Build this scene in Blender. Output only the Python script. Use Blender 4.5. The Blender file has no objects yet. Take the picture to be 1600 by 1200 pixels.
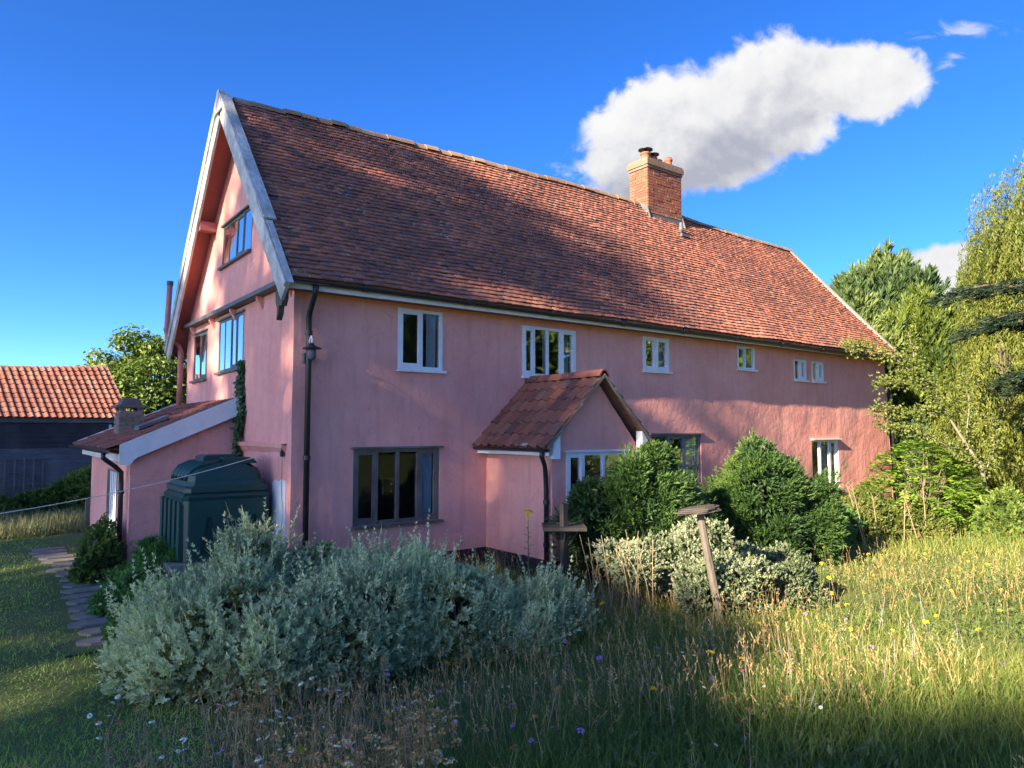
import bpy, math
import numpy as np
from mathutils import Vector, Matrix

SC = bpy.context.scene
COL = SC.collection
R = math.radians

# ------------------------------------------------------------------ camera
YAW, PITCH = 0.9220, 0.0635
FWD = Vector((math.cos(YAW) * math.cos(PITCH), math.sin(YAW) * math.cos(PITCH), math.sin(PITCH)))
cam_d = bpy.data.cameras.new('camera')
cam = bpy.data.objects.new('camera', cam_d)
COL.objects.link(cam)
cam.location = (-3.7068, -10.1025, 2.3134)
cam.rotation_euler = FWD.to_track_quat('-Z', 'Y').to_euler()
cam_d.sensor_width = 36
cam_d.lens = 1108.9 * 36 / 1600
cam_d.clip_start = 0.05
cam_d.clip_end = 3000
SC.camera = cam

# ------------------------------------------------------------------ sun, sky, exposure
SUN_AZ, SUN_EL = R(8), R(24)          # measured from -X towards -Y
SUN = Vector((-math.cos(SUN_AZ) * math.cos(SUN_EL), -math.sin(SUN_AZ) * math.cos(SUN_EL), math.sin(SUN_EL)))
SKY_STRENGTH = 0.1
sun_d = bpy.data.lights.new('sun', 'SUN')
sun_d.energy = 4.5
sun_d.angle = R(0.55)
sun_d.color = (1.0, 0.83, 0.60)
sun = bpy.data.objects.new('sun', sun_d)
COL.objects.link(sun)
sun.rotation_euler = SUN.to_track_quat('Z', 'Y').to_euler()
sun.location = (-30, -10, 30)

SC.view_settings.view_transform = 'Standard'
SC.view_settings.look = 'None'
SC.view_settings.gamma = 1
SC.view_settings.exposure = 2.3
SC.render.engine = 'CYCLES'
SC.cycles.max_bounces = 8
SC.cycles.transparent_max_bounces = 16
SC.cycles.use_denoising = True

class NT:
    """thin wrapper to write node graphs compactly"""
    def __init__(s, tree):
        s.t = tree
        tree.nodes.clear()
    def n(s, kind, ins=None, **props):
        nd = s.t.nodes.new(kind)
        for k, v in props.items():
            setattr(nd, k, v)
        for k, v in (ins or {}).items():
            sock = nd.inputs[k]
            if isinstance(v, bpy.types.NodeSocket):
                s.t.links.new(v, sock)
            else:
                sock.default_value = v
        return nd
    def math(s, op, a, b=0.0, c=0.0, clamp=False):
        nd = s.n('ShaderNodeMath', {0: a, 1: b, 2: c}, operation=op)
        nd.use_clamp = clamp
        return nd.outputs[0]
    def vmath(s, op, a, b):
        nd = s.n('ShaderNodeVectorMath', {0: a, 1: b}, operation=op)
        return nd.outputs['Value'] if op in ('DOT_PRODUCT', 'LENGTH') else nd.outputs[0]
    def mix(s, f, a, b, blend='MIX'):
        nd = s.n('ShaderNodeMix', data_type='RGBA', blend_type=blend)
        for i, v in ((0, f), (6, a), (7, b)):
            if isinstance(v, bpy.types.NodeSocket):
                s.t.links.new(v, nd.inputs[i])
            else:
                nd.inputs[i].default_value = (*v, 1) if (i > 0 and len(v) == 3) else v
        return nd.outputs[2]
    def ramp(s, f, stops, interp='LINEAR'):
        nd = s.n('ShaderNodeValToRGB', {0: f})
        cr = nd.color_ramp
        cr.interpolation = interp
        while len(cr.elements) < len(stops):
            cr.elements.new(0.5)
        for e, (p, c) in zip(cr.elements, stops):
            e.position = p
            e.color = (c, c, c, 1) if isinstance(c, (int, float)) else (*c, 1)
        return nd.outputs[0]
    def noise(s, vec, scale, detail=3, rough=0.55, dist=0.0, out=0):
        return s.n('ShaderNodeTexNoise', {'Vector': vec, 'Scale': scale, 'Detail': detail, 'Roughness': rough, 'Distortion': dist}).outputs[out]

world = bpy.data.worlds.new('World')
SC.world = world
world.use_nodes = True
w = NT(world.node_tree)
sky = w.n('ShaderNodeTexSky', sky_type='NISHITA')
sky.sun_disc = False
sky.sun_elevation = SUN_EL
sky.sun_rotation = math.atan2(SUN.x, SUN.y)
sky.air_density = 0.4
sky.dust_density = 0.35
sky.ozone_density = 4.0
dirv = w.n('ShaderNodeTexCoord').outputs['Generated']
# clouds: soft lumps at fixed compass directions, in the tangent plane of a fixed direction
CR = Vector((math.sin(YAW), -math.cos(YAW), 0))
CU = CR.cross(FWD)
den = w.math('MAXIMUM', w.vmath('DOT_PRODUCT', dirv, tuple(FWD)), 0.02)
ca = w.math('DIVIDE', w.vmath('DOT_PRODUCT', dirv, tuple(CR)), den)
cb = w.math('DIVIDE', w.vmath('DOT_PRODUCT', dirv, tuple(CU)), den)
cvec = w.n('ShaderNodeCombineXYZ', {0: ca, 1: cb, 2: 0.0}).outputs[0]
wn = w.noise(cvec, 9.0, 7, 0.58, 0.25)
wn2 = w.noise(cvec, 30.0, 5, 0.6, 0.4)
def lump(px, py, rx, ry, rot, gain=1.0, flat=0.0):
    a0, b0 = (px - 800) / 1108.9, (600 - py) / 1108.9
    da, db = w.math('SUBTRACT', ca, a0), w.math('SUBTRACT', cb, b0)
    c, s_ = math.cos(R(rot)), math.sin(R(rot))
    u = w.math('ADD', w.math('MULTIPLY', da, c), w.math('MULTIPLY', db, s_))
    v = w.math('SUBTRACT', w.math('MULTIPLY', db, c), w.math('MULTIPLY', da, s_))
    u = w.math('DIVIDE', u, rx / 1108.9)
    v = w.math('DIVIDE', v, ry / 1108.9)
    q = w.math('SQRT', w.math('ADD', w.math('MULTIPLY', u, u), w.math('MULTIPLY', v, v)))
    return w.math('SUBTRACT', gain, q), v
lumps = [lump(1050, 205, 175, 96, 26), lump(1190, 165, 165, 100, 16), lump(1325, 128, 150, 66, 4),
         lump(1120, 255, 150, 52, 16, 0.85), lump(995, 275, 100, 34, 6, 0.45), lump(1475, 428, 112, 46, 6), lump(1560, 390, 80, 30, 8, 0.6),
         ]
fld = lumps[0][0]
for l in lumps[1:]:
    fld = w.math('SMOOTH_MAX', fld, l[0], 0.12)
edge = w.math('ADD', w.math('MULTIPLY', w.math('SUBTRACT', wn, 0.5), 1.05), w.math('MULTIPLY', w.math('SUBTRACT', wn2, 0.5), 0.55))
dens = w.math('ADD', fld, edge)
mask = w.n('ShaderNodeMapRange', {0: dens, 1: -0.08, 2: 0.22, 3: 0.0, 4: 1.0}, interpolation_type='SMOOTHSTEP').outputs[0]
# cloud light and shade painted in: grey middle and underside, white sunny crest
near0 = w.math('ADD', lumps[0][0], 0.9, clamp=True)
low = w.math('MULTIPLY', w.math('ADD', w.math('MULTIPLY', lumps[0][1], -0.6), 0.25), near0)
cvec2 = w.vmath('ADD', cvec, (-0.012, 0.022, 0.0))
emb = w.math('SUBTRACT', w.noise(cvec2, 15.0, 5, 0.55), w.noise(cvec, 15.0, 5, 0.55))  # offset noise paints light from the upper left onto the billows
cloud_shade = w.math('ADD', w.math('ADD', w.math('MULTIPLY', low, 0.9), 0.16), w.math('MULTIPLY', emb, 1.1))
wisp = lump(1505, 50, 95, 26, 4)[0]
wisp = w.math('SMOOTH_MAX', wisp, lump(1485, 92, 60, 26, 20, .75)[0], 0.1)
wd_ = w.math('ADD', wisp, w.math('MULTIPLY', w.math('SUBTRACT', w.noise(w.n('ShaderNodeMapping', {'Vector': cvec, 'Scale': (1.0, 2.4, 1.0)}).outputs[0], 16.0, 6, 0.62, 0.6), 0.56), 3.4))
wm = w.n('ShaderNodeMapRange', {0: wd_, 1: 0.1, 2: 1.1, 3: 0.0, 4: 0.55}, interpolation_type='SMOOTHSTEP').outputs[0]
wm = w.math('MULTIPLY', wm, w.n('ShaderNodeMapRange', {0: wisp, 1: -0.3, 2: 0.3, 3: 0.0, 4: 1.0}).outputs[0])
mask = w.math('MAXIMUM', mask, wm)
ccol = w.ramp(cloud_shade, [(0.0, (0.95, 0.95, 0.95)), (0.30, (0.86, 0.86, 0.88)), (0.85, (0.46, 0.48, 0.57))])
hsv = w.n('ShaderNodeHueSaturation', {'Hue': 0.508, 'Saturation': 1.2, 'Value': 1.0, 'Color': sky.outputs[0]}).outputs[0]
CLOUD_GAIN = 0.205 / SKY_STRENGTH
ccol = w.mix(1.0, ccol, (CLOUD_GAIN, CLOUD_GAIN, CLOUD_GAIN), 'MULTIPLY')
final = w.mix(mask, hsv, ccol)
bg = w.n('ShaderNodeBackground', {'Color': final, 'Strength': SKY_STRENGTH})
w.t.links.new(bg.outputs[0], w.n('ShaderNodeOutputWorld').inputs[0])

# ------------------------------------------------------------------ helpers
WLOC = {}
def link(o, parent=None):
    COL.objects.link(o)
    if parent is not None:
        o.parent = parent
    return o
def tag(o, label=None, cat=None, group=None, kind=None):
    for k, v in (('label', label), ('category', cat), ('group', group), ('kind', kind)):
        if v:
            o[k] = v
    return o
def thing(name, loc, label, cat, group=None):
    o = bpy.data.objects.new(name, None)
    o.empty_display_size = 0.2
    link(o)
    o.location = loc
    WLOC[o.name] = Vector(loc)
    return tag(o, label, cat, group)
def wloc(o):
    return WLOC.get(o.name, Vector((0, 0, 0)))
def put(o, parent):
    """parent an object whose mesh is written in world coordinates"""
    link(o, parent)
    if parent is not None:
        o.matrix_parent_inverse = Matrix.Translation(-wloc(parent))
    return o

class MB:
    def __init__(s):
        s.v, s.f = [], []
    def quadbox(s, p):
        b = len(s.v)
        s.v += [tuple(q) for q in p]
        s.f += [tuple(b + i for i in q) for q in ((0, 3, 2, 1), (4, 5, 6, 7), (0, 1, 5, 4), (1, 2, 6, 5), (2, 3, 7, 6), (3, 0, 4, 7))]
        return s
    def box(s, x0, x1, y0, y1, z0, z1):
        return s.quadbox([(x0, y0, z0), (x1, y0, z0), (x1, y1, z0), (x0, y1, z0), (x0, y0, z1), (x1, y0, z1), (x1, y1, z1), (x0, y1, z1)])
    def fbox(s, F, u0, u1, v0, v1, d0, d1):
        return s.quadbox([F(u0, v0, d0), F(u1, v0, d0), F(u1, v0, d1), F(u0, v0, d1), F(u0, v1, d0), F(u1, v1, d0), F(u1, v1, d1), F(u0, v1, d1)])
    def prism(s, poly, F, d0, d1):
        """poly: 2-D outline (u,v); F(u,v,d)"""
        b, n = len(s.v), len(poly)
        s.v += [tuple(F(u, v, d0)) for u, v in poly] + [tuple(F(u, v, d1)) for u, v in poly]
        s.f += [tuple(range(b + n - 1, b - 1, -1)), tuple(range(b + n, b + 2 * n))]
        s.f += [(b + i, b + (i + 1) % n, b + n + (i + 1) % n, b + n + i) for i in range(n)]
        return s
    def tube(s, pts, rad, n=8, cap=True):
        pts = [Vector(p) for p in pts]
        if not hasattr(rad, '__len__'):
            rad = [rad] * len(pts)
        b = len(s.v)
        ref = None
        for i, p in enumerate(pts):
            t = (pts[min(i + 1, len(pts) - 1)] - pts[max(i - 1, 0)]).normalized()
            if ref is None:
                ref = t.orthogonal().normalized()
            ref = (ref - t * ref.dot(t)).normalized()
            k = t.cross(ref)
            for j in range(n):
                a = 2 * math.pi * j / n
                s.v.append(tuple(p + (ref * math.cos(a) + k * math.sin(a)) * rad[i]))
        for i in range(len(pts) - 1):
            for j in range(n):
                s.f.append((b + i * n + j, b + i * n + (j + 1) % n, b + (i + 1) * n + (j + 1) % n, b + (i + 1) * n + j))
        if cap:
            s.f.append(tuple(b + j for j in range(n - 1, -1, -1)))
            s.f.append(tuple(b + (len(pts) - 1) * n + j for j in range(n)))
        return s
    def lathe(s, c, prof, n=16):
        b = len(s.v)
        for r, z in prof:
            for j in range(n):
                a = 2 * math.pi * j / n
                s.v.append((c[0] + r * math.cos(a), c[1] + r * math.sin(a), c[2] + z))
        for i in range(len(prof) - 1):
            for j in range(n):
                s.f.append((b + i * n + j, b + i * n + (j + 1) % n, b + (i + 1) * n + (j + 1) % n, b + (i + 1) * n + j))
        s.f.append(tuple(b + j for j in range(n - 1, -1, -1)))
        s.f.append(tuple(b + (len(prof) - 1) * n + j for j in range(n)))
        return s
    def quad(s, *p):
        b = len(s.v)
        s.v += [tuple(q) for q in p]
        s.f.append(tuple(range(b, b + len(p))))
        return s
    def mesh(s, name, mat, smooth=False):
        me = bpy.data.meshes.new(name)
        me.from_pydata(s.v, [], s.f)
        if mat:
            me.materials.append(mat)
        if smooth:
            me.polygons.foreach_set('use_smooth', [True] * len(me.polygons))
        me.update()
        return me
    def build(s, name, mat, parent=None, smooth=False):
        return put(bpy.data.objects.new(name, s.mesh(name, mat, smooth)), parent)

def np_mesh(name, V, F, mat, rnd=None, smooth=False):
    """V (n,3), F (m,k) with constant k; rnd one value per face"""
    V = np.ascontiguousarray(V, np.float32)
    F = np.ascontiguousarray(F, np.int32)
    me = bpy.data.meshes.new(name)
    me.vertices.add(len(V))
    me.vertices.foreach_set('co', V.ravel())
    m, k = F.shape
    me.loops.add(m * k)
    me.loops.foreach_set('vertex_index', F.ravel())
    me.polygons.add(m)
    me.polygons.foreach_set('loop_start', np.arange(0, m * k, k, dtype=np.int32))
    me.polygons.foreach_set('use_smooth', np.full(m, smooth))
    if mat:
        me.materials.append(mat)
    me.update(calc_edges=True)
    if rnd is not None:
        at = me.attributes.new('rnd', 'FLOAT', 'FACE')
        at.data.foreach_set('value', np.ascontiguousarray(rnd, np.float32))
    return me
def np_obj(name, V, F, mat, parent=None, rnd=None, smooth=False):
    return put(bpy.data.objects.new(name, np_mesh(name, V, F, mat, rnd, smooth)), parent)

def unit(a):
    return a / np.maximum(np.linalg.norm(a, axis=-1, keepdims=True), 1e-9)
def snoise(P, seed, freq, octs=3):
    rs = np.random.RandomState(seed)
    P = np.asarray(P, float)
    o = np.zeros(P.shape[:-1])
    amp = 1.0
    for _ in range(octs):
        for _k in range(4):
            k = rs.normal(size=P.shape[-1])
            k *= freq * rs.uniform(0.7, 1.4) / np.linalg.norm(k)
            o = o + amp * np.sin(P @ k + rs.uniform(0, 6.28)) / 2.6
        freq *= 2.1
        amp *= 0.5
    return o
def leaves(P, D, N, L, W, fold=0.15):
    """one kite-shaped, slightly folded face per leaf"""
    D = unit(D)
    S = unit(np.cross(D, N))
    Nn = np.cross(S, D)
    L = np.asarray(L)[:, None] if hasattr(L, '__len__') else L
    W = np.asarray(W)[:, None] if hasattr(W, '__len__') else W
    mid = P + D * L * 0.45
    V = np.stack([P, mid + S * W * 0.5 + Nn * W * fold, P + D * L, mid - S * W * 0.5 + Nn * W * fold], 1).reshape(-1, 3)
    return V, np.arange(len(P) * 4).reshape(-1, 4)
def strips(P, D, L, W, bend, segs=2, rs=None):
    """grass blades: tapering strips of quads, bent over along a horizontal direction"""
    n = len(P)
    D = unit(D)
    side = unit(np.cross(D, np.array([0, 0, 1.0]) + rs.normal(size=(n, 3)) * 0.3))
    h = unit(np.stack([rs.normal(size=n), rs.normal(size=n), np.zeros(n)], 1))
    rows = []
    for i in range(segs + 1):
        t = i / segs
        c = P + D * (L * t)[:, None] + h * (bend * t * t)[:, None] - np.array([0, 0, 1.0]) * (bend * 0.35 * t * t)[:, None]
        ww = (W * (1 - 0.9 * t ** 1.3) * 0.5)[:, None]
        rows += [c - side * ww, c + side * ww]
    V = np.stack(rows, 1).reshape(-1, 3)
    k = 2 * (segs + 1)
    b = (np.arange(n) * k)[:, None]
    F = np.concatenate([b + np.array([[2 * i, 2 * i + 1, 2 * i + 3, 2 * i + 2]]) for i in range(segs)], 1).reshape(-1, 4)
    return V, F
def merge(parts):
    Vs, Fs, o = [], [], 0
    for V, F in parts:
        Vs.append(V)
        Fs.append(F + o)
        o += len(V)
    return np.concatenate(Vs), np.concatenate(Fs)

def ground_z(x, y):
    x, y = np.asarray(x, float), np.asarray(y, float)
    t = np.clip((-3.2 - y) / 6.3, 0, 1)
    far = np.clip((np.hypot(x - 4, y) - 40) / 200, 0, 1)
    return 0.58 * t * t * (3 - 2 * t) + 0.025 * np.sin(1.3 * x + 0.4 * y) * np.sin(0.9 * y - 0.3 * x) * np.clip(np.abs(y + 1) / 2, 0, 1) - 0.3 * far
def gz(x, y):
    return float(ground_z(x, y))

# ------------------------------------------------------------------ materials
def new_mat(name):
    m = bpy.data.materials.new(name)
    m.use_nodes = True
    return m, NT(m.node_tree)
def finish(t, color, rough=0.8, bump=None, bstr=0.3, bdist=0.01, spec=0.3, metal=0.0):
    ins = {'Base Color': color if isinstance(color, bpy.types.NodeSocket) else (*color, 1), 'Roughness': rough, 'Metallic': metal, 'Specular IOR Level': spec}
    if bump is not None:
        ins['Normal'] = t.n('ShaderNodeBump', {'Height': bump, 'Strength': bstr, 'Distance': bdist}).outputs[0]
    p = t.n('ShaderNodeBsdfPrincipled', ins)
    t.t.links.new(p.outputs[0], t.n('ShaderNodeOutputMaterial').inputs[0])
    return p
def obj_co(t):
    return t.n('ShaderNodeTexCoord').outputs['Object']
def pos_co(t):
    return t.n('ShaderNodeNewGeometry').outputs['Position']
def stretch(t, co, sx, sy, sz):
    return t.n('ShaderNodeMapping', {'Vector': co, 'Scale': (sx, sy, sz)}).outputs[0]
def rand_id(t):
    a = t.n('ShaderNodeAttribute', attribute_name='rnd').outputs['Fac']
    b = t.n('ShaderNodeObjectInfo').outputs['Random']
    return t.math('FRACT', t.math('ADD', a, b))

def mottled(name, c0, c1, scale=3.0, rough=0.8, grain=60.0, gstr=0.2, spec=0.3, stretchv=None):
    m, t = new_mat(name)
    co = pos_co(t)
    if stretchv:
        co = stretch(t, co, *stretchv)
    f = t.noise(co, scale, 5, 0.62)
    g = t.noise(co, grain, 3)
    c = t.mix(t.ramp(f, [(0.3, 0.0), (0.7, 1.0)]), c0, c1)
    finish(t, c, rough, g, gstr, 0.006, spec)
    return m

# pink limewash render: cloudy, patched, streaked, with fine trowel relief
def render_material():
    m, t = new_mat('pink_render')
    co = pos_co(t)
    big = t.noise(co, 0.55, 5, 0.6, 0.4)
    mid = t.noise(co, 2.6, 5, 0.65)
    streak = t.noise(stretch(t, co, 3.2, 3.2, 0.28), 2.0, 4, 0.6)
    c = t.mix(t.ramp(big, [(0.32, 0.0), (0.68, 1.0)]), (0.67, 0.275, 0.224), (0.77, 0.356, 0.295))
    c = t.mix(t.math('MULTIPLY', t.ramp(mid, [(0.45, 0.0), (0.75, 1.0)]), 0.45), c, (0.81, 0.41, 0.34))
    c = t.mix(t.math('MULTIPLY', t.ramp(streak, [(0.50, 0.0), (0.74, 1.0)]), 0.6), c, (0.52, 0.245, 0.205))
    dirt = t.noise(co, 7.0, 6, 0.7)
    c = t.mix(t.math('MULTIPLY', t.ramp(dirt, [(0.56, 0.0), (0.74, 1.0)]), 0.45), c, (0.36, 0.20, 0.18))
    # hairline cracks
    vor = t.n('ShaderNodeTexVoronoi', {'Vector': t.vmath('ADD', co, t.n('ShaderNodeTexNoise', {'Vector': co, 'Scale': 0.5, 'Detail': 2}).outputs[1]), 'Scale': 0.45}, feature='DISTANCE_TO_EDGE').outputs[0]
    crack = t.math('MULTIPLY', t.ramp(vor, [(0.0, 0.5), (0.004, 0.0)]), t.ramp(t.noise(co, 0.9, 2), [(0.5, 0.0), (0.6, 0.6)]))
    c = t.mix(crack, c, (0.24, 0.10, 0.10))
    h = t.math('ADD', t.math('MULTIPLY', t.noise(co, 5.0, 4, 0.6), 1.0), t.math('MULTIPLY', t.noise(co, 38.0, 3), 0.16))
    finish(t, c, 0.9, h, 0.55, 0.03, 0.2)
    return m
def tile_material(name, cols, lichen=0.25):
    m, t = new_mat(name)
    co = pos_co(t)
    r = rand_id(t)
    base = t.ramp(r, cols)
    grime = t.noise(co, 0.5, 5, 0.6)
    base = t.mix(t.math('MULTIPLY', t.ramp(grime, [(0.42, 0.0), (0.62, 1.0)]), 0.45), base, (0.10, 0.055, 0.050))
    fine = t.noise(co, 26.0, 4, 0.7)
    base = t.mix(t.math('MULTIPLY', t.ramp(fine, [(0.5, 0.0), (0.75, 1.0)]), 0.35), base, (0.30, 0.17, 0.11))
    li = t.math('MULTIPLY', t.ramp(t.noise(co, 9.0, 5, 0.7), [(0.61, 0.0), (0.66, 1.0)]), t.ramp(t.noise(co, 1.1, 3), [(0.45, 0.0), (0.62, lichen * 4)]))
    li = t.math('MINIMUM', li, 0.85)
    base = t.mix(li, base, (0.42, 0.42, 0.36))
    ye = t.math('MULTIPLY', t.ramp(t.noise(co, 13.0, 4, 0.7), [(0.66, 0.0), (0.74, 1.0)]), lichen * 1.2)
    base = t.mix(ye, base, (0.42, 0.30, 0.10))
    finish(t, base, 0.88, fine, 0.5, 0.006, 0.25)
    return m
def wood_material(name, c0, c1, c2, axis=(1, 1, 14), scale=2.2, rough=0.8):
    m, t = new_mat(name)
    co = pos_co(t)
    st = stretch(t, co, *axis)
    g = t.noise(st, scale, 5, 0.65, 0.6)
    f = t.noise(co, 1.4, 4)
    r = rand_id(t)
    c = t.mix(t.ramp(g, [(0.35, 0.0), (0.68, 1.0)]), c0, c1)
    c = t.mix(t.math('MULTIPLY', t.ramp(f, [(0.42, 0.0), (0.68, 1.0)]), 0.6), c, c2)
    c = t.mix(t.math('MULTIPLY', r, 0.25), c, c0)
    finish(t, c, rough, g, 0.45, 0.008, 0.25)
    return m
def leaf_material(name, cols, rough=0.55, trans=0.35, tcol=None, spec=0.35):
    m, t = new_mat(name)
    r = t.n('ShaderNodeAttribute', attribute_name='rnd').outputs['Fac']
    k = len(cols)
    c = t.ramp(r, [(i / max(k - 1, 1), q) for i, q in enumerate(cols)])
    p = t.n('ShaderNodeBsdfPrincipled', {'Base Color': c, 'Roughness': rough, 'Specular IOR Level': spec})
    if trans > 0:
        tc = t.mix(1.0, c, tcol or (1.15, 1.25, 0.55), 'MULTIPLY')
        tr = t.n('ShaderNodeBsdfTranslucent', {'Color': tc})
        mx = t.n('ShaderNodeMixShader', {0: trans, 1: p.outputs[0], 2: tr.outputs[0]})
        out = mx.outputs[0]
    else:
        out = p.outputs[0]
    t.t.links.new(out, t.n('ShaderNodeOutputMaterial').inputs[0])
    return m
def glass_material(name, boost=1.0, tint=(0.9, 0.95, 1.0)):
    m, t = new_mat(name)
    fr = t.n('ShaderNodeFresnel', {'IOR': 1.52}).outputs[0]
    co = pos_co(t)
    nrm = t.n('ShaderNodeBump', {'Height': t.noise(co, 1.6, 2), 'Strength': 0.12, 'Distance': 0.02}).outputs[0]
    gl = t.n('ShaderNodeBsdfGlossy', {'Color': (0.95, 0.97, 1, 1), 'Roughness': 0.02, 'Normal': nrm})
    tr = t.n('ShaderNodeBsdfTransparent', {'Color': (*tint, 1)})
    f = t.math('MULTIPLY', fr, boost, clamp=True)
    mx = t.n('ShaderNodeMixShader', {0: f, 1: tr.outputs[0], 2: gl.outputs[0]})
    t.t.links.new(mx.outputs[0], t.n('ShaderNodeOutputMaterial').inputs[0])
    return m

TILE_COLS = [(0.0, (0.14, 0.082, 0.078)), (0.10, (0.26, 0.115, 0.088)), (0.45, (0.35, 0.135, 0.088)), (0.85, (0.42, 0.155, 0.092)), (1.0, (0.52, 0.20, 0.115))]
PAN_COLS = [(0.0, (0.24, 0.075, 0.048)), (0.35, (0.29, 0.10, 0.06)), (0.7, (0.34, 0.13, 0.08)), (1.0, (0.34, 0.19, 0.125))]
PORCH_COLS = [(0.0, (0.11, 0.050, 0.042)), (0.3, (0.20, 0.070, 0.046)), (0.65, (0.29, 0.095, 0.055)), (1.0, (0.20, 0.10, 0.07))]
M = {}
M['pink'] = render_material()
M['tile'] = tile_material('plain_tile', TILE_COLS, 0.42)
M['pantile'] = tile_material('pantile', PAN_COLS, 0.05)
M['porch_tile'] = tile_material('porch_tile', PORCH_COLS, 0.2)
M['ridge'] = tile_material('ridge_tile', [(0.0, (0.24, 0.15, 0.09)), (0.5, (0.34, 0.21, 0.11)), (1.0, (0.30, 0.24, 0.16))], 0.5)
M['plinth'] = mottled('black_plinth', (0.012, 0.012, 0.016), (0.028, 0.026, 0.030), 4, 0.7)
M['white'] = mottled('white_paint', (0.72, 0.73, 0.73), (0.62, 0.63, 0.62), 5, 0.55, 40, 0.1)
M['barge'] = wood_material('weathered_white_board', (0.62, 0.62, 0.58), (0.34, 0.32, 0.28), (0.20, 0.185, 0.16), (6, 2.0, 1.2), 3.5)
M['lead'] = mottled('lead_flashing', (0.085, 0.09, 0.10), (0.13, 0.135, 0.14), 4, 0.55)
M['oak'] = wood_material('grey_oak', (0.13, 0.115, 0.10), (0.06, 0.052, 0.046), (0.22, 0.20, 0.18), (6, 6, 1), 4.0)
M['olive_frame'] = mottled('olive_grey_paint', (0.15, 0.15, 0.13), (0.09, 0.09, 0.08), 6, 0.6)
M['grey_frame'] = mottled('weathered_grey_paint', (0.26, 0.25, 0.24), (0.15, 0.14, 0.13), 8, 0.7)
M['black_metal'] = mottled('black_painted_iron', (0.012, 0.013, 0.016), (0.022, 0.023, 0.026), 10, 0.38, spec=0.5)
M['pink_metal'] = mottled('pink_painted_pipe', (0.52, 0.20, 0.16), (0.44, 0.16, 0.13), 5, 0.6)
M['glass'] = glass_material('window_glass', 0.4)
M['gable_glass'] = glass_material('gable_window_glass', 3.6)
M['curtain'] = mottled('pale_curtain', (0.48, 0.46, 0.42), (0.38, 0.36, 0.33), 8, 0.9)
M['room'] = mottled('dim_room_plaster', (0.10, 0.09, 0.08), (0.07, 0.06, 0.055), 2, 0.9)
M['brick'] = tile_material('chimney_brick', [(0.0, (0.24, 0.075, 0.045)), (0.5, (0.33, 0.115, 0.06)), (1.0, (0.29, 0.14, 0.09))], 0.10)
M['brick_grey'] = tile_material('grey_brick', [(0.0, (0.16, 0.145, 0.13)), (0.5, (0.21, 0.19, 0.165)), (1.0, (0.25, 0.225, 0.19))], 0.10)
M['mortar'] = mottled('lime_mortar', (0.30, 0.25, 0.20), (0.22, 0.185, 0.15), 8, 0.95)
M['cap'] = tile_material('weathered_chimney_cap', [(0.0, (0.23, 0.15, 0.10)), (1.0, (0.32, 0.22, 0.15))], 0.5)
M['pot'] = mottled('terracotta_pot', (0.34, 0.115, 0.065), (0.29, 0.10, 0.058), 6, 0.8)
M['slate'] = mottled('dark_slab', (0.09, 0.09, 0.095), (0.14, 0.135, 0.13), 6, 0.85)
M['tar'] = wood_material('tarred_board', (0.03, 0.03, 0.034), (0.055, 0.054, 0.058), (0.10, 0.098, 0.10), (1.2, 1.2, 16), 3.0)
M['silver_board'] = wood_material('bleached_board', (0.12, 0.125, 0.14), (0.06, 0.062, 0.07), (0.20, 0.20, 0.21), (1.2, 1.2, 16), 3.0)
M['old_wood'] = wood_material('old_post_wood', (0.23, 0.19, 0.145), (0.12, 0.095, 0.07), (0.33, 0.29, 0.23), (9, 9, 1), 3.0)
M['dark_wood'] = wood_material('damp_dark_wood', (0.065, 0.055, 0.045), (0.035, 0.03, 0.026), (0.12, 0.105, 0.085), (9, 9, 1), 3.0)
M['tank'] = mottled('green_tank_plastic', (0.008, 0.042, 0.034), (0.011, 0.054, 0.043), 2, 0.42, 120, 0.06, 0.5)
M['stone'] = mottled('paving_stone', (0.25, 0.225, 0.18), (0.15, 0.14, 0.11), 5, 0.9, 50, 0.5)
M['plaster'] = mottled('bare_white_plaster', (0.62, 0.64, 0.66), (0.50, 0.51, 0.53), 6, 0.85)
M['rope'] = mottled('white_line', (0.62, 0.58, 0.50), (0.50, 0.46, 0.40), 20, 0.8)
M['bark'] = wood_material('bark', (0.10, 0.08, 0.06), (0.05, 0.04, 0.032), (0.16, 0.14, 0.11), (8, 8, 1.2), 2.0)
M['twig'] = mottled('dry_twig', (0.20, 0.15, 0.10), (0.12, 0.09, 0.065), 12, 0.9)
M['straw'] = leaf_material('straw', [(0.386, 0.266, 0.110), (0.524, 0.380, 0.170), (0.331, 0.215, 0.090)], 0.7, 0.25, (1, 1, 0.9))
M['silver'] = leaf_material('silver_leaf', [(0.218, 0.243, 0.124), (0.435, 0.474, 0.253), (0.582, 0.612, 0.325), (0.767, 0.777, 0.413)], 0.75, 0.28, (0.95, 1, 0.8), 0.2)
M['silver_under'] = leaf_material('olive_leaf', [(0.105, 0.127, 0.044), (0.189, 0.186, 0.047), (0.420, 0.314, 0.047)], 0.6, 0.2)
M['box_green'] = leaf_material('evergreen_leaf', [(0.019, 0.044, 0.014), (0.046, 0.098, 0.025), (0.076, 0.147, 0.034), (0.128, 0.201, 0.044)], 0.5, 0.25)
M['variegated'] = leaf_material('variegated_leaf', [(0.041, 0.070, 0.027), (0.163, 0.204, 0.107), (0.310, 0.342, 0.214), (0.375, 0.383, 0.244)], 0.5, 0.2)
M['conifer'] = leaf_material('conifer_spray', [(0.026, 0.054, 0.020), (0.059, 0.104, 0.034), (0.109, 0.159, 0.046), (0.171, 0.210, 0.054)], 0.6, 0.18)
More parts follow.
